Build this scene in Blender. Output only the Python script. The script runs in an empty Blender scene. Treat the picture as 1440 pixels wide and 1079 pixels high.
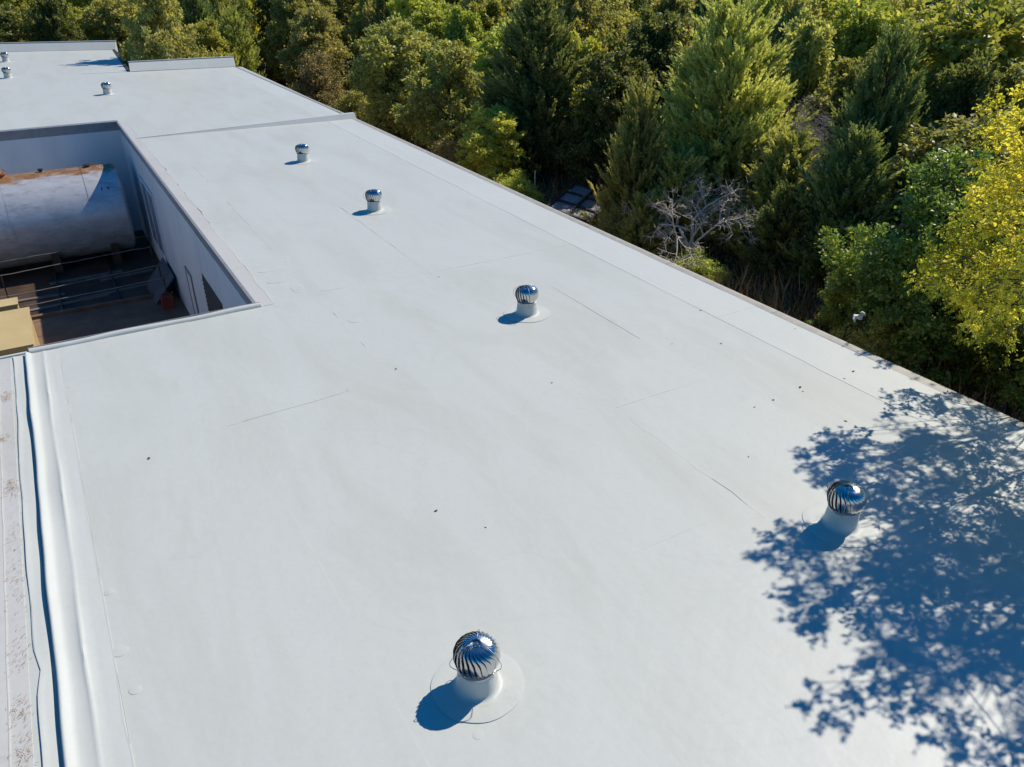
import bpy, bmesh, math, random
import numpy as np
from mathutils import Vector, Matrix

scene = bpy.context.scene
col = scene.collection
PI = math.pi
R = math.radians

# ------------------------------------------------------------------ camera
cam_d = bpy.data.cameras.new('camera')
cam = bpy.data.objects.new('camera', cam_d)
col.objects.link(cam)
cam_d.sensor_width = 36.0
cam_d.lens = 27.5
cam_d.clip_start = 0.1
cam_d.clip_end = 4000
cam.matrix_world = Matrix(((0.862458, 0.245302, -0.442711, 0.0),
                           (-0.506129, 0.418002, -0.754392, 0.0),
                           (0.0, 0.874701, 0.484664, 6.0),
                           (0, 0, 0, 1))) @ Matrix.Identity(4)
scene.camera = cam

# ------------------------------------------------------------------ daylight
SUN_AZ, SUN_EL = R(80), R(46)            # azimuth from +Y towards +X
sun_dir = Vector((math.sin(SUN_AZ) * math.cos(SUN_EL), math.cos(SUN_AZ) * math.cos(SUN_EL), math.sin(SUN_EL)))
sd = bpy.data.lights.new('sun', 'SUN')
sd.energy = 4.9
sd.angle = R(0.53)
sd.color = (1.0, 0.93, 0.82)
sun = bpy.data.objects.new('sun', sd)
sun.rotation_euler = sun_dir.to_track_quat('Z', 'Y').to_euler()
sun.location = (30, 5, 30)
col.objects.link(sun)

world = bpy.data.worlds.new('World')
scene.world = world
world.use_nodes = True
wn = world.node_tree
bg = wn.nodes['Background']
sky = wn.nodes.new('ShaderNodeTexSky')
sky.sky_type = 'NISHITA'
sky.sun_disc = False
sky.sun_elevation = SUN_EL
sky.sun_rotation = SUN_AZ
sky.altitude = 300
sky.air_density = 1.0
sky.dust_density = 0.3
sky.ozone_density = 6.0
hsv = wn.nodes.new('ShaderNodeHueSaturation')
hsv.inputs['Saturation'].default_value = 1.6
wn.links.new(sky.outputs['Color'], hsv.inputs['Color'])
wn.links.new(hsv.outputs['Color'], bg.inputs['Color'])
bg.inputs['Strength'].default_value = 0.11

vs = scene.view_settings
vs.view_transform = 'Standard'
vs.look = 'None'
vs.gamma = 1.0
vs.use_curve_mapping = False
vs.exposure = 0.0
scene.render.engine = 'CYCLES'
scene.cycles.max_bounces = 7
scene.cycles.transmission_bounces = 4
scene.cycles.glossy_bounces = 7
scene.cycles.use_denoising = True

# ------------------------------------------------------------------ helpers
class MB:
    """collects geometry for ONE mesh object"""
    def __init__(s):
        s.v = []; s.f = []
    def add(s, vs_, fs_):
        o = len(s.v)
        s.v.extend([tuple(p) for p in vs_])
        s.f.extend([tuple(i + o for i in f) for f in fs_])
    def box(s, x0, x1, y0, y1, z0, z1):
        s.add([(x0,y0,z0),(x1,y0,z0),(x1,y1,z0),(x0,y1,z0),(x0,y0,z1),(x1,y0,z1),(x1,y1,z1),(x0,y1,z1)],
              [(3,2,1,0),(4,5,6,7),(0,1,5,4),(1,2,6,5),(2,3,7,6),(3,0,4,7)])
    def prism(s, poly, z0, z1):
        """poly: list of (x,y) counter-clockwise"""
        n = len(poly)
        zz0 = z0 if hasattr(z0, '__len__') else [z0]*n
        zz1 = z1 if hasattr(z1, '__len__') else [z1]*n
        s.add([(p[0],p[1],a) for p, a in zip(poly, zz0)] + [(p[0],p[1],a) for p, a in zip(poly, zz1)],
              [tuple(range(n-1,-1,-1)), tuple(range(n,2*n))] + [(i,(i+1)%n,n+(i+1)%n,n+i) for i in range(n)])
    def tube(s, pts, rad, n=6, cap=True):
        pts = [Vector(p) for p in pts]
        rr = rad if hasattr(rad, '__len__') else [rad]*len(pts)
        o = len(s.v)
        up = Vector((0,0,1))
        for i, p in enumerate(pts):
            d = (pts[min(i+1,len(pts)-1)] - pts[max(i-1,0)])
            d = d.normalized() if d.length > 1e-9 else Vector((0,0,1))
            a = d.cross(up)
            if a.length < 1e-3: a = d.cross(Vector((1,0,0)))
            a.normalize(); b = d.cross(a)
            for k in range(n):
                t = 2*PI*k/n
                q = p + (a*math.cos(t) + b*math.sin(t))*rr[i]
                s.v.append((q.x,q.y,q.z))
        for i in range(len(pts)-1):
            for k in range(n):
                s.f.append((o+i*n+k, o+i*n+(k+1)%n, o+(i+1)*n+(k+1)%n, o+(i+1)*n+k))
        if cap:
            s.f.append(tuple(o+k for k in range(n-1,-1,-1)))
            s.f.append(tuple(o+(len(pts)-1)*n+k for k in range(n)))
    def lathe(s, prof, n=32, wob=None):
        o = len(s.v)
        for (r, z) in prof:
            for k in range(n):
                t = 2*PI*k/n
                q = r * (1 + (wob(t, z) if wob else 0))
                s.v.append((q*math.cos(t), q*math.sin(t), z))
        for i in range(len(prof)-1):
            for k in range(n):
                s.f.append((o+i*n+k, o+i*n+(k+1)%n, o+(i+1)*n+(k+1)%n, o+(i+1)*n+k))
    def mesh(s, name, m, smooth=False, sharp=None):
        me = bpy.data.meshes.new(name)
        me.from_pydata(s.v, [], s.f)
        me.materials.append(m)
        if smooth:
            me.polygons.foreach_set('use_smooth', [True]*len(me.polygons))
            if sharp: me.set_sharp_from_angle(angle=R(sharp))
        me.update()
        return me

def link(name, data, parent=None, loc=None, world_coords=False):
    o = bpy.data.objects.new(name, data)
    col.objects.link(o)
    if parent is not None:
        o.parent = parent
        if world_coords:
            p = parent
            off = Vector((0,0,0))
            while p is not None:
                off += p.location; p = p.parent
            o.location = -off
    if loc is not None: o.location = loc
    return o

def tag(o, label=None, cat=None, group=None, kind=None):
    if label: o['label'] = label
    if cat: o['category'] = cat
    if group: o['group'] = group
    if kind: o['kind'] = kind
    return o

def thing(name, label, cat, loc=(0,0,0), rz=0.0, group=None):
    o = bpy.data.objects.new(name, None)
    col.objects.link(o)
    o.location = loc; o.rotation_euler = (0,0,rz)
    return tag(o, label, cat, group)

def copy_tree(o, parent=None):
    c = o.copy(); col.objects.link(c)
    if parent is not None: c.parent = parent
    for ch in list(o.children): copy_tree(ch, c)
    return c

def np_mesh(name, V, F, m, tint=None, smooth=False):
    """V (n,3) array, F (k,3|4) array"""
    me = bpy.data.meshes.new(name)
    V = np.asarray(V, dtype=np.float32); F = np.asarray(F, dtype=np.int32)
    k = F.shape[1]
    me.vertices.add(len(V)); me.vertices.foreach_set('co', V.ravel())
    me.loops.add(F.size); me.loops.foreach_set('vertex_index', F.ravel())
    me.polygons.add(len(F))
    me.polygons.foreach_set('loop_start', np.arange(0, F.size, k, dtype=np.int32))
    if tint is not None:
        a = me.attributes.new('tint', 'FLOAT', 'POINT')
        a.data.foreach_set('value', np.asarray(tint, dtype=np.float32))
    if smooth:
        me.polygons.foreach_set('use_smooth', np.ones(len(F), dtype=bool))
    me.materials.append(m)
    me.update(calc_edges=True)
    return me

# ------------------------------------------------------------------ materials
def new_mat(name):
    m = bpy.data.materials.new(name)
    m.use_nodes = True
    nt = m.node_tree
    return m, nt, nt.nodes['Principled BSDF']

def nd(nt, t, **kw):
    n = nt.nodes.new(t)
    for k, v in kw.items():
        if k in n.inputs.keys(): n.inputs[k].default_value = v
        else: setattr(n, k, v)
    return n

def ramp(nt, fac, stops):
    r = nt.nodes.new('ShaderNodeValToRGB')
    el = r.color_ramp.elements
    while len(el) < len(stops): el.new(0.5)
    for e, (p, c) in zip(el, stops):
        e.position = p
        e.color = (c[0], c[1], c[2], 1) if hasattr(c, '__len__') else (c, c, c, 1)
    nt.links.new(fac, r.inputs['Fac'])
    return r.outputs['Color']

def mixc(nt, fac, a, b, blend='MIX'):
    n = nt.nodes.new('ShaderNodeMix'); n.data_type = 'RGBA'; n.blend_type = blend
    for sock, val in ((0, fac), (6, a), (7, b)):
        if hasattr(val, 'is_output') or isinstance(val, bpy.types.NodeSocket): nt.links.new(val, n.inputs[sock])
        elif hasattr(val, '__len__'): n.inputs[sock].default_value = (val[0], val[1], val[2], 1)
        else: n.inputs[sock].default_value = val
    return n.outputs[2]

def noise(nt, scale, detail=4, rough=0.55, vec=None, dist=0.0):
    n = nd(nt, 'ShaderNodeTexNoise', Scale=scale, Detail=detail, Roughness=rough, Distortion=dist)
    if vec is not None: nt.links.new(vec, n.inputs['Vector'])
    return n.outputs['Fac']

def coords(nt, scale=(1,1,1)):
    tc = nt.nodes.new('ShaderNodeTexCoord')
    mp = nt.nodes.new('ShaderNodeMapping')
    mp.inputs['Scale'].default_value = scale
    nt.links.new(tc.outputs['Object'], mp.inputs['Vector'])
    return mp.outputs['Vector']

def bump(nt, b, h, strength, dist=0.01):
    n = nd(nt, 'ShaderNodeBump', Strength=strength, Distance=dist)
    nt.links.new(h, n.inputs['Height'])
    nt.links.new(n.outputs['Normal'], b.inputs['Normal'])

def simple(name, c1, c2, scale=3.0, rough=0.6, metal=0.0, bstr=0.0, bscale=None, stretch=(1,1,1), bdist=0.01, spec=None):
    m, nt, b = new_mat(name)
    v = coords(nt, stretch)
    f = noise(nt, scale, 6, 0.6, v)
    nt.links.new(ramp(nt, f, [(0.3, c1), (0.7, c2)]), b.inputs['Base Color'])
    b.inputs['Roughness'].default_value = rough
    b.inputs['Metallic'].default_value = metal
    if spec is not None: b.inputs['Specular IOR Level'].default_value = spec
    if bstr: bump(nt, b, noise(nt, bscale or scale*4, 5, 0.6, v), bstr, bdist)
    return m

def membrane_mat(name, base, stain_amt, extra_dirt=False):
    m, nt, b = new_mat(name)
    v = coords(nt)
    big = noise(nt, 0.35, 5, 0.6, v)
    vs2 = coords(nt, (1.0, 0.25, 1.0))
    streak = noise(nt, 0.9, 6, 0.65, vs2, 0.6)
    fine = noise(nt, 14.0, 4, 0.6, v)
    c = mixc(nt, ramp(nt, big, [(0.35, 0.0), (0.7, 0.55)]), base, tuple(x*0.945 for x in base))
    c = mixc(nt, ramp(nt, streak, [(0.46, 0.0), (0.75, stain_amt*1.5)]), c, (base[0]*0.86, base[1]*0.85, base[2]*0.80))
    c = mixc(nt, ramp(nt, fine, [(0.5, 0.0), (0.85, 0.25)]), c, (base[0]*0.8, base[1]*0.79, base[2]*0.76))
    # fine ring and puddle marks left by drying water
    ms = nd(nt, 'ShaderNodeTexNoise', Scale=0.55, Detail=3.0, Roughness=0.5, Distortion=0.9)
    nt.links.new(v, ms.inputs['Vector'])
    ring = ramp(nt, ms.outputs['Fac'], [(0.585, 0.0), (0.598, 0.15*stain_amt/0.5), (0.612, 0.0)])
    c = mixc(nt, ring, c, (base[0]*0.80, base[1]*0.78, base[2]*0.72))
    if extra_dirt:
        d = noise(nt, 1.5, 9, 0.68, coords(nt, (1.0, 0.7, 1.0)), 0.8)
        c = mixc(nt, ramp(nt, d, [(0.60, 0.0), (0.70, 0.55)]), c, (0.34, 0.25, 0.17))
    nt.links.new(c, b.inputs['Base Color'])
    b.inputs['Roughness'].default_value = 0.48
    b.inputs['Specular IOR Level'].default_value = 0.3
    w = noise(nt, 1.3, 5, 0.55, v)
    w2 = noise(nt, 5.0, 3, 0.5, v)
    add = nt.nodes.new('ShaderNodeMath'); add.operation = 'MULTIPLY_ADD'
    nt.links.new(w2, add.inputs[0]); add.inputs[1].default_value = 0.25
    nt.links.new(w, add.inputs[2])
    bump(nt, b, add.outputs[0], 0.22, 0.05)
    return m

M = {}
WHITE = (0.545, 0.556, 0.508)
M['membrane'] = membrane_mat('white_membrane', WHITE, 0.5)
M['membrane_clean'] = membrane_mat('white_membrane_clean', (0.572, 0.582, 0.535), 0.3)
M['membrane_dirty'] = membrane_mat('white_membrane_dirty', (0.55, 0.54, 0.50), 0.7, True)
M['flashing_cream'] = membrane_mat('cream_flashing', (0.545, 0.53, 0.485), 0.6)
M['trim_beige'] = simple('beige_edge_metal', (0.34,0.31,0.255), (0.44,0.41,0.345), 5, 0.5, 0, 0.05)
M['trim_grey'] = simple('grey_edge_metal', (0.20,0.20,0.21), (0.27,0.27,0.28), 5, 0.45, 0, 0.05)
M['wall_paint'] = simple('pale_wall_paint', (0.58,0.60,0.61), (0.70,0.71,0.71), 0.9, 0.75, 0, 0.15, 8, (1,1,0.4))
M['wall_ext'] = simple('tan_wall', (0.36,0.32,0.27), (0.45,0.41,0.35), 1.5, 0.8, 0, 0.2, 20)
M['door_blue'] = simple('blue_grey_door', (0.12,0.16,0.21), (0.18,0.22,0.27), 2.0, 0.5, 0, 0.05)
M['dark_void'] = simple('dark_louvre', (0.015,0.015,0.017), (0.03,0.03,0.03), 4, 0.7)
M['line_dark'] = simple('lap_sealant', (0.50,0.495,0.465), (0.55,0.545,0.51), 0.8, 0.7)
M['concrete'] = simple('worn_concrete', (0.12,0.066,0.038), (0.26,0.155,0.092), 0.8, 0.85, 0, 0.3, 12)
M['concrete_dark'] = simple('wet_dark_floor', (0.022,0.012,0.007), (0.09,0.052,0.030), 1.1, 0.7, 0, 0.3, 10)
M['pipe'] = simple('galvanised_pipe', (0.17,0.145,0.115), (0.36,0.32,0.26), 3.0, 0.45, 0.4, 0.1)
M['pipe_rust'] = simple('rusty_pipe', (0.03,0.022,0.018), (0.09,0.07,0.055), 3.0, 0.6, 0.3, 0.1)
M['tan_box'] = simple('tan_sheet_metal', (0.50,0.375,0.165), (0.58,0.45,0.215), 1.0, 0.5, 0, 0.06, 4)
M['red'] = simple('faded_red_plastic', (0.16,0.025,0.02), (0.26,0.05,0.035), 4, 0.5)
M['panel_grey'] = simple('blue_grey_sheet', (0.06,0.065,0.075), (0.11,0.115,0.125), 3, 0.5, 0, 0.1)
M['white_plastic'] = simple('white_plastic', (0.70,0.72,0.74), (0.82,0.83,0.84), 4, 0.4, 0, 0.2)
M['wood'] = simple('grey_weathered_wood', (0.10,0.085,0.07), (0.23,0.20,0.17), 6, 0.85, 0, 0.3, 20, (1,6,6))
M['dark_metal'] = simple('dark_painted_frame', (0.03,0.03,0.033), (0.06,0.06,0.06), 6, 0.5, 0.3)
M['pale_sheet'] = simple('faded_pale_sheet', (0.20,0.19,0.20), (0.36,0.34,0.36), 3, 0.6, 0, 0.2)
M['rust'] = simple('rust', (0.16,0.06,0.025), (0.34,0.15,0.05), 9, 0.85, 0.1, 0.3)
M['bark'] = simple('brown_bark', (0.05,0.04,0.032), (0.13,0.105,0.085), 5, 0.9, 0, 0.6, 14, (1,1,0.2), 0.03)
M['bark_pale'] = simple('pale_dead_wood', (0.56,0.50,0.42), (0.74,0.67,0.57), 5, 0.9, 0, 0.3, 14, (1,1,0.3))
M['bark_grey'] = simple('grey_twig_bark', (0.24,0.215,0.20), (0.42,0.385,0.36), 5, 0.9, 0, 0.3, 14, (1,1,0.3))
M['dead_leaf'] = simple('dark_dead_leaf', (0.03,0.024,0.018), (0.07,0.05,0.03), 20, 0.8)
M['litter'] = simple('pine_litter', (0.26,0.14,0.065), (0.42,0.26,0.13), 20, 0.9)

# bright spun metal of the turbine heads
m, nt, b = new_mat('bright_aluminium')
v = coords(nt)
nt.links.new(ramp(nt, noise(nt, 9, 5, 0.6, v), [(0.3, (0.52,0.52,0.52)), (0.7, (0.68,0.68,0.68))]), b.inputs['Base Color'])
b.inputs['Metallic'].default_value = 1.0
nt.links.new(ramp(nt, noise(nt, 22, 4, 0.6, v), [(0.3, 0.14), (0.75, 0.30)]), b.inputs['Roughness'])
bump(nt, b, noise(nt, 12, 3, 0.5, v), 0.10, 0.004)
M['aluminium'] = m
M['aluminium_dull'] = simple('dull_aluminium', (0.40,0.40,0.41), (0.55,0.55,0.56), 8, 0.45, 1.0, 0.05)

# tank steel: grey weathered plate, rust along the top
m, nt, b = new_mat('weathered_tank_steel')
v = coords(nt)
cl = noise(nt, 2.2, 8, 0.72, coords(nt, (0.7, 1.6, 1.6)), 0.3)
c = ramp(nt, cl, [(0.30, (0.42,0.418,0.415)), (0.5, (0.60,0.597,0.592)), (0.72, (0.74,0.736,0.73))])
st = noise(nt, 3.0, 8, 0.75, coords(nt, (0.5, 2.0, 0.5)))
c = mixc(nt, ramp(nt, st, [(0.55, 0.0), (0.75, 0.75)]), c, (0.17,0.155,0.14))
sep = nt.nodes.new('ShaderNodeSeparateXYZ'); nt.links.new(v, sep.inputs[0])
rn = noise(nt, 1.7, 7, 0.7, coords(nt, (0.6, 1.4, 1.0)))
ad = nt.nodes.new('ShaderNodeMath'); ad.operation = 'MULTIPLY_ADD'
nt.links.new(rn, ad.inputs[0]); ad.inputs[1].default_value = 0.55; nt.links.new(sep.outputs['Z'], ad.inputs[2])
rf = ramp(nt, ad.outputs[0], [(0.0, 0.0), (1.0, 1.0)])
mr = nt.nodes.new('ShaderNodeMapRange')
nt.links.new(ad.outputs[0], mr.inputs['Value'])
mr.inputs['From Min'].default_value = 1.72; mr.inputs['From Max'].default_value = 1.80
rcol = ramp(nt, noise(nt, 4.5, 8, 0.75, v), [(0.3, (0.20,0.08,0.03)), (0.5, (0.42,0.21,0.08)), (0.68, (0.55,0.40,0.25))])
c = mixc(nt, mr.outputs['Result'], c, rcol)
nt.links.new(c, b.inputs['Base Color'])
b.inputs['Metallic'].default_value = 0.42
nt.links.new(ramp(nt, cl, [(0.3, 0.5), (0.7, 0.36)]), b.inputs['Roughness'])
bump(nt, b, st, 0.15, 0.02)
M['tank'] = m

# forest floor
m, nt, b = new_mat('forest_floor')
v = coords(nt)
f1 = noise(nt, 0.5, 8, 0.7, v); f2 = noise(nt, 6.0, 8, 0.75, v)
c = ramp(nt, f1, [(0.35, (0.055,0.042,0.028)), (0.55, (0.10,0.078,0.048)), (0.7, (0.055,0.06,0.028))])
c = mixc(nt, ramp(nt, f2, [(0.45, 0.0), (0.7, 0.7)]), c, (0.16,0.125,0.08))
nt.links.new(c, b.inputs['Base Color']); b.inputs['Roughness'].default_value = 0.95
bump(nt, b, f2, 0.8, 0.08)
M['ground'] = m

def leaf_mat(name, stops, trans=0.35, rough=0.44, spec=0.4, var=0.25, tcol=(1.25,1.2,0.62)):
    m = bpy.data.materials.new(name); m.use_nodes = True
    nt = m.node_tree; nt.nodes.clear()
    out = nt.nodes.new('ShaderNodeOutputMaterial')
    at = nt.nodes.new('ShaderNodeAttribute'); at.attribute_name = 'tint'
    base = ramp(nt, at.outputs['Fac'], stops)
    oi = nt.nodes.new('ShaderNodeObjectInfo')
    h = nt.nodes.new('ShaderNodeHueSaturation')
    mr = nt.nodes.new('ShaderNodeMapRange'); nt.links.new(oi.outputs['Random'], mr.inputs['Value'])
    mr.inputs['To Min'].default_value = 1.0-var; mr.inputs['To Max'].default_value = 1.0+var
    nt.links.new(mr.outputs['Result'], h.inputs['Value'])
    mul = nt.nodes.new('ShaderNodeMath'); mul.operation = 'MULTIPLY'; nt.links.new(oi.outputs['Random'], mul.inputs[0]); mul.inputs[1].default_value = 7.31
    fr = nt.nodes.new('ShaderNodeMath'); fr.operation = 'FRACT'; nt.links.new(mul.outputs[0], fr.inputs[0])
    mh = nt.nodes.new('ShaderNodeMapRange'); nt.links.new(fr.outputs[0], mh.inputs['Value'])
    mh.inputs['To Min'].default_value = 0.485; mh.inputs['To Max'].default_value = 0.515
    nt.links.new(mh.outputs['Result'], h.inputs['Hue'])
    nt.links.new(base, h.inputs['Color'])
    p = nt.nodes.new('ShaderNodeBsdfPrincipled')
    nt.links.new(h.outputs['Color'], p.inputs['Base Color'])
    p.inputs['Roughness'].default_value = rough
    p.inputs['Specular IOR Level'].default_value = spec
    tr = nt.nodes.new('ShaderNodeBsdfTranslucent')
    tc = mixc(nt, 1.0, h.outputs['Color'], tcol, 'MULTIPLY')
    nt.links.new(tc, tr.inputs['Color'])
    mx = nt.nodes.new('ShaderNodeMixShader'); mx.inputs[0].default_value = trans
    nt.links.new(p.outputs[0], mx.inputs[1]); nt.links.new(tr.outputs[0], mx.inputs[2])
    nt.links.new(mx.outputs[0], out.inputs['Surface'])
    return m

M['leaf_oak'] = leaf_mat('oak_leaf', [(0.0,(0.238,0.266,0.089)), (0.5,(0.455,0.445,0.150)), (0.88,(0.695,0.588,0.222)), (1.0,(0.750,0.700,0.249))], 0.48)
M['leaf_bright'] = leaf_mat('bright_oak_leaf', [(0.0,(0.259,0.329,0.068)), (0.5,(0.517,0.540,0.117)), (0.9,(0.750,0.700,0.185)), (1.0,(0.750,0.700,0.185))], 0.5)
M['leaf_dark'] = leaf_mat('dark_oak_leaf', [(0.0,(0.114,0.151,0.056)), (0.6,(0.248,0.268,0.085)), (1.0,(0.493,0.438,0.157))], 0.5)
M['leaf_olive'] = leaf_mat('olive_shrub_leaf', [(0.0,(0.232,0.212,0.104)), (0.6,(0.437,0.374,0.178)), (1.0,(0.750,0.550,0.297))], 0.5)
M['leaf_cedar'] = leaf_mat('cedar_spray', [(0.0,(0.242,0.302,0.098)), (0.5,(0.515,0.534,0.175)), (1.0,(0.750,0.722,0.271))], 0.42, 0.6, 0.25)
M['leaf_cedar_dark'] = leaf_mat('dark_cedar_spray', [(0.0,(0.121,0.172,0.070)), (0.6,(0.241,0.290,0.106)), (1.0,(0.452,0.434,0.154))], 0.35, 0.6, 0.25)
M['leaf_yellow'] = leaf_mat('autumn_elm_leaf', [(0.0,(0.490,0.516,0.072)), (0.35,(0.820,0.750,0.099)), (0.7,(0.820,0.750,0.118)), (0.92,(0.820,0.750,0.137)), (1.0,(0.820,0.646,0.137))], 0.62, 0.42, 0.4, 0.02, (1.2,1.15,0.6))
M['leaf_glossy'] = leaf_mat('glossy_green_oak_leaf', [(0.0,(0.105,0.176,0.046)), (0.5,(0.255,0.338,0.078)), (0.9,(0.510,0.540,0.130)), (1.0,(0.675,0.486,0.130))], 0.45, 0.38, 0.5, 0.15)
M['weed'] = leaf_mat('dead_weed', [(0.0,(0.270,0.175,0.099)), (0.6,(0.579,0.385,0.212)), (1.0,(0.820,0.698,0.396))], 0.2, 0.9, 0.1)
M['cover'] = leaf_mat('undergrowth_leaf', [(0.0,(0.075,0.095,0.040)), (0.6,(0.176,0.190,0.069)), (1.0,(0.351,0.283,0.138))], 0.3)

# ------------------------------------------------------------------ ground
GZ = -4.5
def axis_pts(lo, hi, fine_lo, fine_hi, step):
    a = list(np.arange(fine_lo, fine_hi + 1e-6, step))
    s = step; x = fine_hi
    while x < hi: s *= 1.5; x += s; a.append(min(x, hi))
    s = step; x = fine_lo; pre = []
    while x > lo: s *= 1.5; x -= s; pre.append(max(x, lo))
    return np.array(pre[::-1] + a)
gx = axis_pts(-1600, 1600, -12, 80, 1.0); gy = axis_pts(-1600, 1600, -10, 100, 1.0)
X, Y = np.meshgrid(gx, gy)
def ground_h(x, y):
    w = np.clip((x - 12.5) / 3.0, 0, 1)
    h = 0.10*np.sin(x*0.9 + 0.6*np.sin(y*0.7)) + 0.10*np.sin(y*0.8 + 1.3) + 0.06*np.sin(x*2.3 + y*1.9)
    return GZ - 0.02 + w*(h)
Z = ground_h(X, Y)
nx, ny = len(gx), len(gy)
V = np.stack([X, Y, Z], -1).reshape(-1, 3)
I = np.arange(nx*ny).reshape(ny, nx)
F = np.stack([I[:-1,:-1], I[:-1,1:], I[1:,1:], I[1:,:-1]], -1).reshape(-1, 4)
tag(link('ground', np_mesh('ground', V, F, M['ground'], smooth=True)), kind='structure')

# ------------------------------------------------------------------ building
rng = np.random.default_rng(11)
FLOOR = -4.4
bld = thing('flat_roofed_building', 'long low building with a white membrane flat roof and an open sunken yard', 'building', (4.2, 20.0, GZ))
def bpart(name, mb, mat_, parent=None, smooth=False, sharp=None):
    return link(name, mb.mesh(name, M[mat_], smooth, sharp), parent or bld, world_coords=True)

XE = 11.25                      # eave on the tree side
CX, CY0, CY1, CXL = 2.79, 14.52, 35.83, -9.0
# roof deck under the membrane
d = MB()
d.prism([(-14,-9),(XE-.02,-9),(XE-.02,14.48),(-14,14.48)], -0.30, -0.006)
d.prism([(CX+.02,14.48),(XE-.02,14.48),(XE-.02,50.6),(5.27,51.4),(CX+.02,51.75)], -0.30, -0.006)
d.prism([(-14,CY1+.02),(CX+.02,CY1+.02),(CX+.02,51.75),(5.27,51.4),(5.9,64.1),(-14,70.6)], -0.302, -0.008)
d.prism([(-14,14.48),(CXL-.02,14.48),(CXL-.02,CY1+.02),(-14,CY1+.02)], -0.30, -0.006)
bpart('roof_deck', d, 'membrane')

# welded membrane sheets: each laps a few millimetres over the next one
def sheet(poly, lift=0.0, m_='membrane', n=1, name='membrane_sheet', seed=0, wav=0.0):
    """a thin sheet with a gently uneven surface (poly is a quad: two long sides along Y)"""
    (x0a,y0a),(x1a,y0b),(x1b,y1b),(x0b,y1a) = poly
    nu = max(2, int(abs(x1a-x0a)/0.35)); nv = max(2, int(abs(y1a-y0a)/0.6))
    r = np.random.default_rng(seed)
    ph = r.uniform(0, 6.28, 6)
    mb = MB()
    pts = []
    for j in range(nv+1):
        t = j/nv
        for i in range(nu+1):
            s = i/nu
            xa = x0a + (x1a-x0a)*s; xb = x0b + (x1b-x0b)*s
            ya = y0a + (y0b-y0a)*s; yb = y1a + (y1b-y1a)*s
            x = xa + (xb-xa)*t; y = ya + (yb-ya)*t
            z = lift + 0.0012*(math.sin(x*1.7+ph[0]+0.8*math.sin(y*.6)) + math.sin(y*1.1+ph[1]) + math.sin((x+y)*2.3+ph[2]))*0.5
            z += 0.004*s
            pts.append((x, y, z))
    fs = []
    for j in range(nv):
        for i in range(nu):
            a = j*(nu+1)+i
            fs.append((a, a+1, a+nu+2, a+nu+1))
    nb = len(pts)
    # skirt down to the deck on every side
    border = [i for i in range(nu+1)] + [(j+1)*(nu+1)+nu for j in range(nv)] + [nv*(nu+1)+nu-1-i for i in range(nu)] + [(nv-1-j)*(nu+1) for j in range(nv-1)]
    low = [(pts[k][0], pts[k][1], -0.0055) for k in border]
    n_ = len(border)
    fs += [(border[i], nb+i, nb+(i+1)%n_, border[(i+1)%n_]) for i in range(n_)]
    mb.add(pts + low, fs)
    return bpart(name, mb, m_, smooth=True, sharp=40)

xs = [-0.62, 1.52, 3.95, 6.42, 8.25, 10.06]
near_cuts = {0: [-8.9, 3.1, 14.40], 1: [-8.9, 10.36, 14.40], 2: [-8.9, 5.2, 14.40], 3: [-8.9, 7.9, 14.40], 4: [-8.9, 4.2, 14.40]}
k = 0
for i in range(5):
    ys = near_cuts[i]
    for j in range(2):
        sheet([(xs[i]+.001, ys[j]+.001), (xs[i+1], ys[j]+.001), (xs[i+1], ys[j+1]), (xs[i]+.001, ys[j+1])], 0.0, seed=k); k += 1
# beyond the front of the yard
for i, (x0, x1) in enumerate(((3.12, 3.95), (3.95, 6.42), (6.42, 8.25), (8.25, 10.06))):
    sheet([(x0+.001, 14.402), (x1, 14.402), (x1, 32.03 - .03*i), (x0+.001, 32.06 - .03*i)], 0.0, seed=k); k += 1
for i, (x0, x1) in enumerate(((3.12, 5.4), (5.4, 8.0), (8.0, 10.06))):
    sheet([(x0+.001, 32.16), (x1, 32.13), (x1, 51.38 - .13*x1 + .68), (x0+.001, 51.38 - .13*x0 + .68)], 0.0, seed=k); k += 1
sheet([(10.061, -8.9), (11.08, -8.9), (11.08, 9.6), (10.061, 9.6)], 0.001, 'membrane_clean', seed=k); k += 1
sheet([(10.061, 9.601), (11.08, 9.601), (11.08, 31.98), (10.061, 31.98)], 0.001, 'membrane_clean', seed=k); k += 1
sheet([(10.061, 32.10), (11.08, 32.08), (11.0, 50.62), (10.061, 50.74)], 0.001, 'membrane_clean', seed=k); k += 1
sheet([(-13.9, 36.3), (2.78, 36.3), (2.78, 50.0), (-13.9, 50.0)], -0.002, seed=k); k += 1
sheet([(-13.9, 50.001), (2.78, 50.001), (2.78, 65.1), (-13.9, 70.4)], -0.002, seed=k); k += 1
sheet([(2.781, 51.9), (5.12, 51.6), (5.72, 64.1), (2.781, 65.1)], -0.002, seed=k); k += 1

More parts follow.
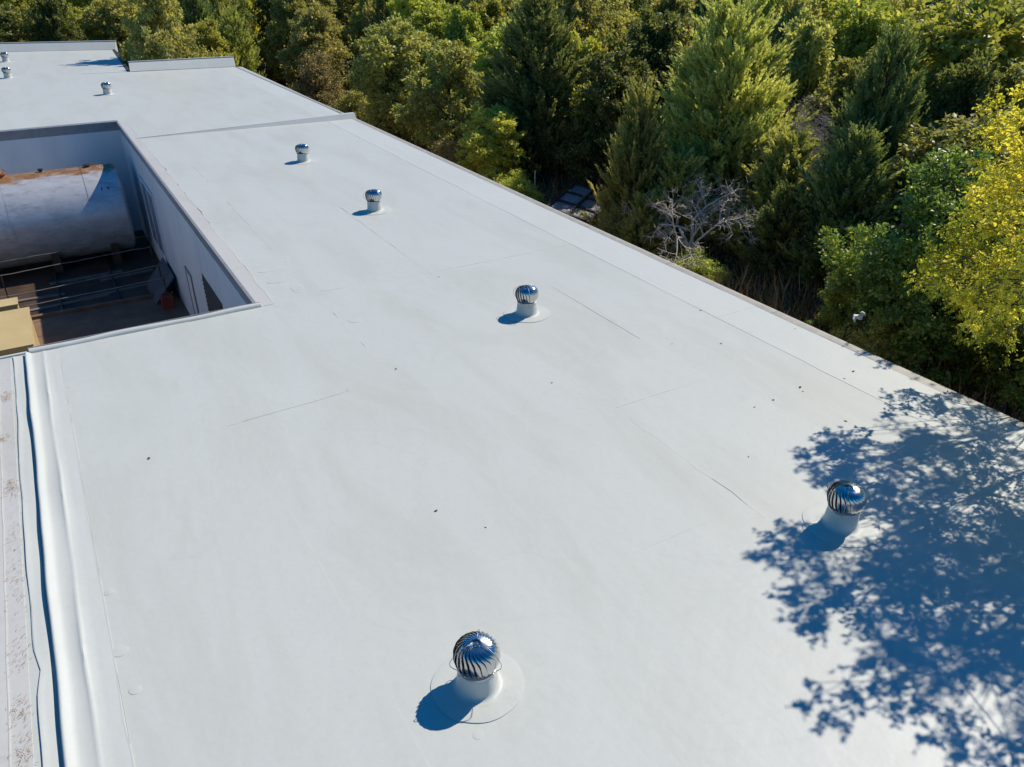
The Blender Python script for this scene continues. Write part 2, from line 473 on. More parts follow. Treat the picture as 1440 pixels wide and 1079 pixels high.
# dark sealant lines at the laps that show (seam beads of their own)
def bead(name, pts, w, h, m_='line_dark'):
    mb = MB()
    for a, b_ in zip(pts[:-1], pts[1:]):
        a = Vector((a[0],a[1],0)); b_ = Vector((b_[0],b_[1],0)); dd = (b_-a).normalized(); nn = Vector((-dd.y, dd.x, 0))*w*.5
        q = [a-nn, b_-nn, b_+nn, a+nn]
        mb.prism([(p.x,p.y) for p in q], 0.0, h)
    return bpart(name, mb, m_)
def wavy(x, y0, y1, amp, n, seed):
    r = np.random.default_rng(seed)
    return [(x + r.normal()*amp, y0 + (y1-y0)*i/n) for i in range(n+1)]
bead('seam_bead', wavy(10.055, -8.5, 5.9, .004, 26, 1), 0.012, 0.0075)
bead('seam_bead', wavy(10.055, 5.9, 14.2, .006, 20, 2), 0.012, 0.0074)
bead('seam_bead', wavy(10.055, 14.2, 31.9, .006, 26, 3), 0.014, 0.0074)
bead('seam_bead', wavy(6.425, 4.9, 7.55, .016, 9, 4), 0.012, 0.0050, 'flashing_cream')
bead('seam_bead', wavy(6.425, 14.3, 21.0, .008, 16, 14), 0.010, 0.0050, 'flashing_cream')
bead('seam_bead', wavy(3.945, 10.6, 13.45, .016, 9, 5), 0.012, 0.0050, 'flashing_cream')
bead('seam_bead', wavy(3.945, 17.5, 27.0, .010, 20, 15), 0.010, 0.0050, 'flashing_cream')
bead('seam_bead', [(1.30,10.31),(1.6,10.335),(2.1,10.36),(2.6,10.37),(3.0,10.40),(3.16,10.42),(3.17,10.5)], 0.008, 0.0050, 'flashing_cream')
bead('seam_bead', wavy(-0.628, 5.0, 13.9, .005, 24, 6), 0.010, 0.0075)
bead('seam_bead', wavy(8.25, 9.6, 12.4, .008, 6, 7), 0.010, 0.0075)

# small repair patches and weld blisters
def patch(x, y, r, h=0.006, n=18, seed=0, mm='membrane', sx=1, sy=1):
    rr = np.random.default_rng(seed); p1, p2 = rr.uniform(0, 6.28, 2)
    mb = MB()
    ring = []
    for i in range(n):
        t = 2*PI*i/n; q = r*(1+.05*math.sin(2*t+p1)+.03*math.sin(3*t+p2))
        ring.append((x+q*math.cos(t)*sx, y+q*math.sin(t)*sy))
    h = h*.38
    vs_ = [(a,b_,0.0) for a,b_ in ring] + [(a,b_,h) for a,b_ in ring] + [(x+(a-x)*.8, y+(b_-y)*.8, h*1.35) for a,b_ in ring] + [(x,y,h*1.5)]
    fs = [(i,(i+1)%n,n+(i+1)%n,n+i) for i in range(n)] + [(n+i,n+(i+1)%n,2*n+(i+1)%n,2*n+i) for i in range(n)] + [(2*n+i,2*n+(i+1)%n,3*n) for i in range(n)]
    mb.add(vs_, fs)
    return bpart('membrane_patch', mb, mm, smooth=True, sharp=35)
for i, a in enumerate([(-0.56,6.62,.075,.012), (-0.50,6.05,.055,.010), (-0.56,7.55,.05,.008), (1.80,3.66,.055,.006), (2.02,4.03,.05,.005),
                       (6.36,7.55,.07,.006), (3.92,13.5,.10,.006), (3.45,14.0,.09,.008), (4.2,12.9,.12,.007), (9.99,8.52,.05,.008), (-0.58,12.8,.06,.007), (3.2,10.44,.06,.006)]):
    patch(*a, seed=i)
# puckered reinforcement strips beside the yard corner
for i, (x, y, sx, sy) in enumerate([(3.50,15.6,1.0,.5),(3.75,15.0,.6,1.4),(3.6,16.3,1.5,.5),(4.4,14.6,1.4,.35),(3.3,14.4,1.2,.8),(3.95,16.9,.7,1.3)]):
    patch(x, y, .22, .010, 16, 40+i, 'membrane', sx, sy)

# raised expansion joint on the left, extruded with a slight wander
def extrude_profile(name, prof_fn, ys, m_, smooth=True, sharp=50):
    mb = MB(); n = None
    for y in ys:
        p = prof_fn(y); n = len(p)
        mb.v.extend([(x, y, z) for x, z in p])
    for j in range(len(ys)-1):
        for i in range(n-1):
            mb.f.append((j*n+i, j*n+i+1, (j+1)*n+i+1, (j+1)*n+i))
    mb.f.append(tuple(range(n))); mb.f.append(tuple((len(ys)-1)*n + i for i in range(n-1,-1,-1)))
    return bpart(name, mb, m_, smooth=smooth, sharp=sharp)
ysj = np.linspace(-8.8, 14.36, 150)
def wan(y, a=0.006, s=0.0): return a*(math.sin(y*1.3+s)+.6*math.sin(y*2.9+1+s)+.3*math.sin(y*6.1+s))
def bump_h(y): return 0.070 + 0.008*math.sin(y*1.7) + .005*math.sin(y*4.3)
def joint_prof(y):
    c_ = -1.11 + wan(y); h = bump_h(y); w2 = wan(y, .006, 2.0)
    r2 = 0.014 + 0.006*math.sin(y*2.1) ; x2 = -0.86 + w2
    return [(c_-.004,-.004),(c_-.012,h*.45),(c_-.008,h*.85),(c_+.006,h),(c_+.022,h*.97),(c_+.045,h*.72),(c_+.066,h*.42),(c_+.088,h*.20),(c_+.118,.010),
            (x2-.045,.007),(x2-.02,.007+r2*.6),(x2,.007+r2),(x2+.018,.007+r2*.5),(x2+.04,.007),(-.74,.007),(-.625,.0065),(-.621,-.004)]
extrude_profile('expansion_joint_cover', joint_prof, ysj, 'membrane_clean')
def lip_prof(y):
    k_ = -1.295 + wan(y, .008, 4.0) + (.035*math.exp(-((y-6.75)/.18)**2) if y < 7.2 else 0) + (.03/(1+math.exp((y-6.9)*9)))
    h = .015 + .005*math.sin(y*2.2+1)
    return [(k_-.002,-.004),(k_-.010,h*.5),(k_-.006,h*.95),(k_+.010,h),(k_+.03,h*.7),(k_+.07,.011),(-1.155,.008),(-1.150,-.004)]
extrude_profile('membrane_fold', lip_prof, ysj, 'membrane_clean')
sheet([(-1.52,-8.9), (-1.345,-8.9), (-1.345,14.36), (-1.52,14.40)], 0.0, 'membrane_dirty', seed=90)
sheet([(-1.345,-8.9), (-1.160,-8.9), (-1.160,14.36), (-1.345,14.38)], -0.003, 'membrane', seed=92)
sheet([(-5.0,-8.9), (-1.522,-8.9), (-1.522,14.40), (-5.0,14.40)], 0.003, 'membrane_dirty', seed=91)
sheet([(-13.9,-8.9), (-5.002,-8.9), (-5.002,14.40), (-13.9,14.40)], 0.0, 'membrane', seed=93)
bead('seam_bead', wavy(-1.52, 3.0, 14.2, .004, 30, 8), 0.010, 0.0090)

# edge metal along the eave, cream band beside the yard, nosings round the yard
def edge_prof(y):
    w = .004*math.sin(y*1.9)
    return [(XE-.175,-.004),(XE-.172+w,.006),(XE-.150+w,.009),(XE-.06+w,.016),(XE+.004,.018),(XE+.012,.010),(XE+.012,-.12),(XE-.004,-.12),(XE-.006,-.02)]
for (a, b_) in ((-9, 6.2), (6.2, 9.2), (9.2, 12.25), (12.25, 15.3), (15.3, 18.4), (18.4, 21.4), (21.4, 24.5), (24.5, 31.9)):
    extrude_profile('edge_trim', edge_prof, np.linspace(a+.004, b_-.004, 12), 'trim_beige')
mb = MB(); mb.prism([(XE-.125,32.15),(XE+.01,32.15),(10.97,50.55),(10.86,50.56)], -.12, .022); bpart('edge_trim', mb, 'trim_beige')
mb = MB(); mb.prism([(5.14,51.55),(5.30,51.6),(5.92,64.05),(5.74,64.05)], -.12, .03); bpart('edge_trim', mb, 'pipe_rust')
sheet([(2.82,14.402),(3.119,14.402),(3.119,35.8),(2.82,35.8)], 0.006, 'flashing_cream', seed=95, name='cream_edge_flashing')
sheet([(2.782,35.802),(3.119,35.802),(3.119,51.6),(2.782,51.64)], 0.001, 'membrane', seed=96)
bead('seam_bead', wavy(3.119, 14.6, 35.6, .02, 40, 9), 0.03, 0.0120, 'flashing_cream')
mb = MB(); mb.box(CX-.035, CX+.03, CY0-.0, CY1, -.16, .018); bpart('yard_edge_trim', mb, 'trim_grey')
mb = MB(); mb.box(CXL, CX+.03, CY1+.002, CY1+.07, -.34, .03); mb.box(CXL, CX+.03, CY1+.072, CY1+.45, -.05, .012); bpart('yard_edge_trim', mb, 'trim_grey')
def nose(y_unused): return []
mbn = MB()
pr = [(14.385,-.004),(14.39,.028),(14.41,.055),(14.44,.066),(14.475,.060),(14.497,.040)]
for x in np.linspace(-1.06, 2.86, 40):
    wv = .006*math.sin(x*2.7)+.004*math.sin(x*6.1)
    mbn.v.extend([(x, y+wv, z*(1+.12*math.sin(x*3.1))) for y, z in pr])
for j in range(39):
    for i in range(5): mbn.f.append((j*6+i+1, j*6+i, (j+1)*6+i, (j+1)*6+i+1))
mbn.f.append(tuple(range(6))); mbn.f.append(tuple(39*6+i for i in range(5,-1,-1)))
bpart('yard_nosing', mbn, 'membrane_clean', smooth=True, sharp=60)
mb = MB(); mb.tube([(-1.08,14.512,.050),(0.9,14.512,.052),(2.86,14.512,.050)], .013, 8); mb.box(-1.06,2.86,14.503,14.53,-.14,.042); bpart('drip_rail', mb, 'trim_grey')
mb = MB(); mb.box(CXL,-1.10,14.41,14.47,-.12,.022); bpart('yard_edge_trim', mb, 'membrane')

# tapered cross curb half way along the roof
mb = MB()
mb.prism([(2.98,32.16),(2.98,32.08),(11.27,31.86),(11.27,32.08)], [-.004]*4, [.022,.022,.20,.20])
mb.add([(2.98,32.07,-.004),(2.98,32.082,.022),(2.98,32.09,-.004),(11.275,31.70,-.004),(11.275,31.862,.203),(11.275,31.87,-.004)],[(0,3,4,1),(1,4,5,2),(2,5,3,0),(0,1,2),(5,4,3)])
bpart('cross_curb', mb, 'membrane_clean')
# far parapets
def parapet(p0, p1, h0, h1, back=.62, th=.10):
    """a canted kerb: its roof side slopes back up to a narrow level top"""
    a = Vector((p0[0],p0[1],0)); b_ = Vector((p1[0],p1[1],0)); dd=(b_-a).normalized(); nn=Vector((-dd.y,dd.x,0))
    mb = MB(); vs_ = []
    for p, h_ in ((a,h0),(b_,h1)):
        for off, z in ((0,-.05),(0,.012),(back,h_),(back+th,h_),(back+th,-.25)):
            q = p + nn*off; vs_.append((q.x,q.y,z))
    mb.add(vs_, [(0,1,2,3,4),(9,8,7,6,5)]+[(i,5+i,5+(i+1)%5,(i+1)%5) for i in range(5)])
    o = bpart('parapet', mb, 'membrane_clean')
    mb = MB(); q=[a+nn*(back-.03)-dd*.03,b_+nn*(back-.03)+dd*.03,b_+nn*(back+th+.02)+dd*.03,a+nn*(back+th+.02)-dd*.03]
    mb.prism([(p.x,p.y) for p in q], [h0+.003,h1+.003,h1+.003,h0+.003],[h0+.03,h1+.03,h1+.03,h0+.03])
    bpart('coping', mb, 'membrane_clean', o)
parapet((5.27,51.54),(10.93,50.73),.44,.48)
parapet((-13.9,70.75),(5.92,64.11),.48,.50)

# walls
mb = MB(); mb.box(XE-.24, XE-.02, -9, 50.6, GZ-.2, -.302); bpart('wall', mb, 'wall_ext')
mb = MB(); mb.prism([(5.0,51.15),(10.9,50.38),(10.9,50.6),(5.0,51.37)], GZ-.2, -.302); bpart('wall', mb, 'wall_ext')
mb = MB(); mb.prism([(-14,70.3),(5.7,63.8),(5.7,64.0),(-14,70.5)], GZ-.2, -.304); bpart('wall', mb, 'wall_ext')
mb = MB(); mb.prism([(5.05,51.4),(5.25,51.4),(5.88,63.8),(5.7,63.8)], GZ-.2, -.304); bpart('wall', mb, 'wall_ext')
mb = MB(); mb.box(CX, CX+.2, CY0-.0, CY1, FLOOR-.3, -.302); side_wall = bpart('wall', mb, 'wall_paint')
mb = MB(); mb.box(CXL, CX, CY1, CY1+.2, FLOOR-.3, -.304); back_wall = bpart('wall', mb, 'wall_paint')
mb = MB(); mb.box(CXL, CX, CY0-.22, CY0-.02, FLOOR-.3, -.302); bpart('wall', mb, 'wall_paint')
mb = MB(); mb.box(CXL-.2, CXL, CY0-.22, CY1+.2, FLOOR-.3, -.302); bpart('wall', mb, 'wall_paint')
mb = MB(); mb.box(-14, -13.8, -9, 70.3, GZ-.2, -.304); bpart('wall', mb, 'wall_ext')
mb = MB(); mb.box(-13.8, XE-.24, -9, -8.8, GZ-.2, -.302); bpart('wall', mb, 'wall_ext')
# openings of the yard wall
mb = MB(); mb.box(CX-.022, CX-.002, 28.75, 31.5, FLOOR+.9, -1.30); door = bpart('sliding_door', mb, 'door_blue')
mb = MB()
for (y0, y1, z0, z1) in ((28.63,28.75,FLOOR+.9,-1.18),(31.5,31.62,FLOOR+.9,-1.18),(28.75,31.5,-1.30,-1.18),(30.08,30.16,FLOOR+.9,-1.30)): mb.box(CX-.05, CX-.001, y0, y1, z0, z1)
bpart('door_frame', mb, 'wall_paint', door)
mb = MB(); mb.box(CX-.025, CX-.004, 29.98, 30.02, -3.0, -2.75); bpart('door_handle', mb, 'dark_metal', door)
mb = MB(); mb.box(CX-.02, CX-.002, 23.2, 23.95, -3.75, -2.32); hatch = bpart('wall_hatch', mb, 'wall_paint')
mb = MB()
for (y0, y1, z0, z1) in ((23.12,23.2,-3.83,-2.24),(23.95,24.03,-3.83,-2.24),(23.2,23.95,-2.32,-2.24),(23.2,23.95,-3.83,-3.75)): mb.box(CX-.035, CX-.001, y0, y1, z0, z1)
bpart('hatch_frame', mb, 'trim_grey', hatch)
mb = MB(); mb.box(CX-.012, CX-.002, 18.55, 20.9, -2.50, -1.45); louv = bpart('wall_louvre', mb, 'dark_void')
mb = MB()
for zz in np.arange(-2.45, -1.5, .12): mb.add([(CX-.04,18.6,zz),(CX-.04,20.85,zz),(CX-.012,20.85,zz+.07),(CX-.012,18.6,zz+.07),(CX-.04,18.6,zz-.008),(CX-.04,20.85,zz-.008),(CX-.012,20.85,zz+.062),(CX-.012,18.6,zz+.062)],[(0,1,2,3),(7,6,5,4),(0,4,5,1),(1,5,6,2),(2,6,7,3),(3,7,4,0)])
bl = bpart('louvre_blades', mb, 'dark_void', louv); bl['kind'] = 'stuff'

# yard floor (setting)
mb = MB(); mb.box(CXL, CX, CY0-.02, 27.75, FLOOR-.25, FLOOR); tag(link('yard_floor', mb.mesh('yard_floor', M['concrete'])), kind='structure')
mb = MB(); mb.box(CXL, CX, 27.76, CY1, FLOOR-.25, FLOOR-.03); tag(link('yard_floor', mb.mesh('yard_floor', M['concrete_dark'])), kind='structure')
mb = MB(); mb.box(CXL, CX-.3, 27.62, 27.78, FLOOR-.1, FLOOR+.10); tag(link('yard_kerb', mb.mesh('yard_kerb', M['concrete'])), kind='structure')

# ------------------------------------------------------------------ storage tank
TR, TL, TRt = 1.60, -8.6, 2.06
tank = thing('storage_tank', 'big grey horizontal steel tank with an orange rust streak along its top', 'tank', (0, 33.2, FLOOR-.03))
tz = 1.80
def tank_lathe(xa, xb, r0, r1, n=64, name='shell'):
    mb = MB()
    for x, r in ((xa, r0), (xb, r1)):
        for k_ in range(n):
            t = 2*PI*k_/n
            mb.v.append((x, r*math.cos(t), r*math.sin(t)))
    for k_ in range(n): mb.f.append((k_, n+k_, n+(k_+1)%n, (k_+1)%n))
    return mb
shell = []
for (xa, xb, dr) in ((TL, -5.2, 0), (-5.2, -1.62, .008), (-1.62, TRt, 0)):
    o = link('shell_ring', tank_lathe(xa, xb, TR+dr, TR+dr).mesh('shell_ring', M['tank'], True), tank, (0,0,tz)); shell.append(o)
for xw in (-5.2, -1.62, 0.98):
    link('weld_seam', tank_lathe(xw-.012, xw+.012, TR+.014, TR+.014).mesh('weld_seam', M['tank'], True), tank, (0,0,tz))
mb = MB(); n = 64; rings = [(TR, 0.0), (TR*.985, .05), (TR*.93, .10), (TR*.6, .17), (TR*.3, .20), (0.001, .21)]
for r, dx in rings:
    for k_ in range(n):
        t = 2*PI*k_/n; mb.v.append((TRt+dx, r*math.cos(t), r*math.sin(t)))
for i in range(len(rings)-1):
    for k_ in range(n): mb.f.append((i*n+k_, (i+1)*n+k_, (i+1)*n+(k_+1)%n, i*n+(k_+1)%n))
link('end_cap', mb.mesh('end_cap', M['tank'], True, 50), tank, (0,0,tz))
hat = MB(); hat.lathe([(.30,-.05),(.30,.12),(.36,.12),(.36,.17),(.30,.19),(.001,.21)], 28)
hatch = link('manhole', hat.mesh('manhole', M['rust'], True, 35), tank, (-1.72, 0.02, tz+TR-.03))
mb = MB()
for k_ in range(10): t = 2*PI*k_/10; mb.tube([(.335*math.cos(t),.335*math.sin(t),.165),(.335*math.cos(t),.335*math.sin(t),.205)], .016, 6)
b_ = link('bolt_ring', mb.mesh('bolt_ring', M['pipe_rust']), hatch); b_['kind'] = 'stuff'
for (fx, rr, hh) in ((-.30,.06,.13),(1.22,.09,.10)):
    mb = MB(); mb.lathe([(rr,-.06),(rr,hh*.6),(rr*1.5,hh*.6),(rr*1.5,hh),(.001,hh+.01)], 16); link('pipe_fitting', mb.mesh('pipe_fitting', M['dark_metal'], True, 35), tank, (fx, .03, tz+TR-.02))
mb = MB(); mb.tube([(1.36,.02,0),(1.36,.02,.09),(1.5,.02,.10),(1.5,.02,0)], .02, 6); link('lifting_lug', mb.mesh('lifting_lug', M['rust']), tank, (0,0,tz+TR-.03))
# small step-shaped bracket high on the shaded side
mb = MB(); a0 = R(132)
for s_ in (0, .22): mb.box(1.44+s_, 1.47+s_, -1.36, -1.27, .92, 1.36)
mb.box(1.44,1.69,-1.40,-1.34,1.05,1.08); mb.box(1.44,1.69,-1.46,-1.36,.86,.89)
link('ladder_bracket', mb.mesh('ladder_bracket', M['dark_metal']), tank, (0,0.10,tz-.28))
for sx in (-7.2, -4.0, -0.6, 1.4):
    mb = MB(); pts = [(-1.25,0.0),(1.25,0.0)] + [(1.25*math.cos(t), .62-.0 + (1.0 - math.sqrt(max(0,1.0-(1.25*math.cos(t)/TR)**2)))*TR - .42) for t in np.linspace(0, PI, 13)]
    mb.v = [(-.13,y,z) for y,z in pts]+[(.13,y,z) for y,z in pts]; n_ = len(pts)
    mb.f = [tuple(range(n_)), tuple(range(2*n_-1,n_-1,-1))]+[(i,n_+i,n_+(i+1)%n_,(i+1)%n_) for i in range(n_)]
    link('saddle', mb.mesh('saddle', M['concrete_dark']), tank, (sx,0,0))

# ------------------------------------------------------------------ pipe racking in front of the tank
rack = thing('pipe_rack', 'low frame of thin galvanised rails standing across the yard in front of the tank', 'pipe frame', (0.2, 28.6, FLOOR))
def rpart(name, pts, rad, m_='pipe', n=8):
    mb = MB(); mb.tube(pts, rad, n); link(name, mb.mesh(name, M[m_], True, 50), rack, world_coords=True)
rz_ = FLOOR + 1.0
def sag(x0, x1, y0, y1, z, a, seed):
    r = np.random.default_rng(seed)
    return [(x0+(x1-x0)*t, y0+(y1-y0)*t + r.normal()*.012, z - a*math.sin(PI*t*3)**2 + r.normal()*.008) for t in np.linspace(0,1,14)]
rpart('rail', sag(-2.30, 2.60, 29.5, 30.15, rz_, .01, 1), .015)
rpart('rail', sag(-3.6, 2.66, 30.85, 31.5, rz_, .01, 2), .012)
rpart('rail', sag(-4.5, 2.55, 27.05, 27.92, rz_, .01, 3), .018)
rpart('rail', sag(-4.5, 2.5, 25.92, 26.62, rz_, .01, 4), .017)
for xr, y0, y1 in ((-.77,33.5,27.9),(1.0,33.8,28.1)):
    rpart('cross_bar', [(xr,y0,FLOOR+.012),(xr,y1,FLOOR+.012)], .035, 'pipe_rust')
for (xr, yr) in ((-2.25,29.5),(2.4,27.9),(2.45,30.12),(2.35,26.6),(-3.5,30.87),(-4.4,27.07),(-4.4,25.94)):
    rpart('post', [(xr,yr,FLOOR),(xr,yr,rz_)], .022, 'pipe_rust')

# boxes and oddments in the yard
def cabinet(label, x0, x1, y0, y1, z0, z1):
    o = thing('metal_cabinet', label, 'cabinet', ((x0+x1)/2, (y0+y1)/2, z0), 0)
    mb = MB(); mb.box(x0, x1, y0, y1, z0+.08, z1-.05)
    def P_(name, mb_, m_): link(name, mb_.mesh(name, M[m_]), o, world_coords=True)
    P_('body', mb, 'tan_box')
    mb = MB(); mb.box(x0-.03, x1+.03, y0-.03, y1+.03, z1-.048, z1); P_('lid', mb, 'tan_box')
    mb = MB(); mb.box(x0+.05, x1-.05, y0+.05, y1-.05, z0, z0+.078); P_('plinth', mb, 'dark_metal')
    mb = MB(); mb.box(x1+.001, x1+.012, y0+.25, y1-.25, z0+.25, z1-.25); P_('side_panel', mb, 'tan_box')
    return o
cabinet('large tan sheet metal cabinet at the sunlit end of the yard', -4.2, -1.50, 22.0, 24.75, FLOOR, -2.92)
cabinet('smaller tan metal cabinet standing just behind the large tan one', -3.9, -1.77, 25.2, 25.75, FLOOR, -2.92)
pnl = thing('leaning_sheet', 'blue grey metal sheet leaning on the yard wall below the door', 'metal sheet', (2.45, 28.0, FLOOR))
mb = MB(); mb.add([(1.95,26.9,FLOOR),(1.95,29.1,FLOOR-.02),(2.68,29.1,FLOOR+.85),(2.68,26.9,FLOOR+.85),(1.98,26.9,FLOOR),(1.98,29.1,FLOOR-.02),(2.71,29.1,FLOOR+.85),(2.71,26.9,FLOOR+.85)],[(3,2,1,0),(4,5,6,7),(0,1,5,4),(1,2,6,5),(2,3,7,6),(3,0,4,7)])
link('sheet', mb.mesh('sheet', M['panel_grey']), pnl, world_coords=True)
can = thing('fuel_can', 'dull red can on the yard floor by the leaning grey sheet', 'can', (2.3, 26.45, FLOOR))
mb = MB(); mb.prism([(-.17,-.12),(.17,-.12),(.2,0),(.17,.12),(-.17,.12),(-.2,0)], 0, .42); link('body', mb.mesh('body', M['red']), can)
mb = MB(); mb.tube([(-.12,0,.41),(-.12,0,.52),(.08,0,.52),(.08,0,.41)], .022, 6); link('handle', mb.mesh('handle', M['red']), can)
mb = MB(); mb.tube([(.15,0,.41),(.22,0,.55)], .03, 8); link('spout', mb.mesh('spout', M['dark_metal']), can)
for i, (x, y, a, l) in enumerate(((-.6,28.6,.08,2.6),(.9,28.9,.15,2.2),(-1.4,29.6,-.05,1.6),(1.5,30.4,.1,1.8),(.2,30.9,.06,2.4))):
    o = link('lumber_board', None); 
    bpy.data.objects.remove(o)
    mb = MB(); mb.box(-l/2, l/2, -.09, .09, 0, .045)
    o = link('lumber_board', mb.mesh('lumber_board', M['wood']), None, (x, y, FLOOR-.028)); o.rotation_euler = (0,0,a)
    tag(o, ['dark board lying alone under the middle of the rails','dark board slanting towards the leaning grey sheet','shortest dark board, close behind the tan cabinets','dark board near the tank end by the wall','dark board lying closest to the tank belly'][i], 'board', 'boards on the yard floor')

# ------------------------------------------------------------------ turbine vents
NV = 24
def prof(a):
    c = max(0.0, math.cos(a))
    r = .212*(c**.52)
    z = .400 + (.170*math.sin(a) if a < 0 else .130*math.sin(a))
    return r, z
def vane_mesh():
    mb = MB(); na, nw = 13, 5
    w = 2*PI/NV*1.34
    a0_, a1_ = R(-52), R(86.0)
    for i in range(na+1):
        t = i/na; a = a0_+(a1_-a0_)*t; r, z = prof(a)
        tw = R(-16)*t + R(-40)*max(0,t-.5)**1.5*2
        for j in range(nw+1):
            s = j/nw
            rr = r + (-.020*(1-s)**2.2 + .007*s**2)*min(1, r/.16)
            th = tw + w*(s-.5)
            mb.v.append((rr*math.cos(th), rr*math.sin(th), z + .004*(s-.5)))
    for i in range(na):
        for j in range(nw):
            p = i*(nw+1)+j
            mb.f.append((p, p+1, p+nw+2, p+nw+1))
    return mb.mesh('vane', M['aluminium'], True)
VANE = vane_mesh()
mb = MB(); mb.lathe([(.095,.512),(.098,.521),(.090,.524),(.075,.512),(.03,.508),(.022,.528),(.014,.536),(.001,.537)], 28); HEAD = mb.mesh('turbine_head', M['aluminium'], True, 40)
mb = MB(); mb.tube([(0,0,.1),(0,0,.52)], .012, 8)
for k_ in range(3): t = 2*PI*k_/3; mb.tube([(0,0,.27),(.17*math.cos(t),.17*math.sin(t),.255)], .008, 6)
SHAFT = mb.mesh('shaft', M['aluminium_dull'])
mb = MB(); mb.lathe([(.150,.05),(.150,.245)], 32); mb.lathe([(.001,.05),(.150,.05)], 32); THROAT = mb.mesh('throat', M['aluminium_dull'], True, 40)
mb = MB(); mb.lathe([(.151,.20),(.151,.262),(.172,.264),(.183,.258),(.181,.236),(.171,.232)], 40); COLLAR = mb.mesh('collar_ring', M['aluminium_dull'], True, 40)
def base_mesh(seed):
    r = np.random.default_rng(seed); p = r.uniform(0, 6.28, 5)
    wob = lambda t, z: .020*math.sin(2*t+p[0])*(1-z/.3) + .012*math.sin(5*t+p[1]) + .010*math.sin(3*t+p[2]+z*12)
    mb = MB(); mb.lathe([(.245,.006),(.222,.012),(.203,.024),(.194,.045),(.189,.10),(.184,.16),(.179,.21),(.172,.238)], 40, wob)
    return mb.mesh('base_pipe', M['membrane_clean'], True)
def flash_mesh(seed, r0):
    r = np.random.default_rng(seed); p = r.uniform(0, 6.28, 5)
    wob = lambda t, z: .012*math.sin(2*t+p[0]) + .006*math.sin(7*t+p[1])
    mb = MB(); mb.lathe([(r0,-.002),(r0,.0055),(r0*.985,.0065),(r0*.8,.007),(r0*.62,.0075)], 56, wob)
    mb.lathe([(r0*.62,.0075),(.22,.010)], 56, lambda t,z: .012*math.sin(2*t+p[0]) if z<.009 else 0)
    return mb.mesh('flashing_disc', M['membrane'], True, 25)
def brace_mesh(ang, flare=0.042):
    mb = MB(); pts = []
    for t in np.linspace(0, 1, 18):
        a = R(89) + (R(-58)-R(89))*t
        r, z = prof(a); r = max(r, .01) + .016 + flare*math.sin(PI*min(1,max(0,(t-.30)/.62)))**2
        pts.append((r*math.cos(ang), r*math.sin(ang), z + .016*(1-t)))
    pts.append((.185*math.cos(ang), .185*math.sin(ang), .20))
    mb.tube(pts, .0036, 5)
    return mb.mesh('brace_wire', M['aluminium_dull'], True)
BR = [brace_mesh(R(a)) for a in (20, 140, 260)]
VENTS = [
 ((2.27,4.50), 'shiny turbine vent with wire hoops standing alone, nothing near it but its own round shadow', 1),
 ((7.11,4.37), 'turbine vent standing at the fringe of the leafy tree shadow', 2),
 ((7.10,11.55), 'turbine vent in open sun, next in line beyond the one in the leafy shadow', 3),
 ((7.13,19.29), 'turbine vent level with the middle of the sunken yard wall', 4),
 ((7.18,25.61), 'turbine vent standing just short of the low cross curb', 5),
 ((3.27,43.5), 'small turbine vent alone behind the far corner of the sunken yard', 6),
 ((-0.70,52.12), 'tiny turbine vent at the picture edge, nearer one of the pair before the far parapet', 7),
 ((-0.67,60.24), 'tiny turbine vent closest to the far white parapet', 8)]
def make_vent(loc, label, seed):
    t = thing('turbine_vent', label, 'roof vent', (loc[0], loc[1], 0.004), R(37*seed), 'turbine vents on the white roof')
    link('base_pipe', base_mesh(seed), t)
    link('flashing_disc', flash_mesh(seed, .43), t)
    link('throat', THROAT, t); link('collar_ring', COLLAR, t)
    h = link('turbine_head', HEAD, t)
    link('shaft', SHAFT, h)
    for k_ in range(NV):
        v_ = link('vane', VANE, h); v_.rotation_euler = (0,0,2*PI*k_/NV)
    for br in BR: link('brace_wire', br, t)
    return t
for loc, label, seed in VENTS: make_vent(loc, label, seed)

# ------------------------------------------------------------------ bits lying on the membrane
def crumb(seed):
    r = np.random.default_rng(seed); mb = MB(); n_ = 7
    ring = [(math.cos(2*PI*i/n_)*(1+r.normal()*.2), math.sin(2*PI*i/n_)*.55*(1+r.normal()*.2)) for i in range(n_)]
    mb.v = [(x,y,.002+abs(r.normal())*.25) for x,y in ring] + [(0,0,.55),(0,0,-.1)]
    mb.f = [(i,(i+1)%n_,n_) for i in range(n_)] + [((i+1)%n_,i,n_+1) for i in range(n_)]
    return mb.mesh('fallen_leaf', M['dead_leaf'])
CR = [crumb(i) for i in range(5)]
for i, (x, y) in enumerate([(10.47,6.87),(10.14,6.78),(9.31,6.94),(9.24,6.83),(8.65,6.87),(8.24,6.86),(9.09,5.9),(8.6,9.15),(9.34,8.72),(4.09,10.72),(3.05,7.03),(3.42,6.45),(6.03,9.03),(6.48,14.08),(0.2,10.01),(7.2,5.95),(10.02,9.99),(10.93,8.5)]):
    o = link('fallen_leaf', CR[i % 5], None, (x, y, 0.006)); s_ = (.026, .020, .03, .018)[i % 4]*(1.15 if i in (0,2,9) else .85)
    o.scale = (s_, s_, s_*.8); o.rotation_euler = (0,0,i*1.9)
    tag(o, 'dark curled fallen leaf lying on the bare white roof', 'leaf', 'fallen leaves scattered on the roof')
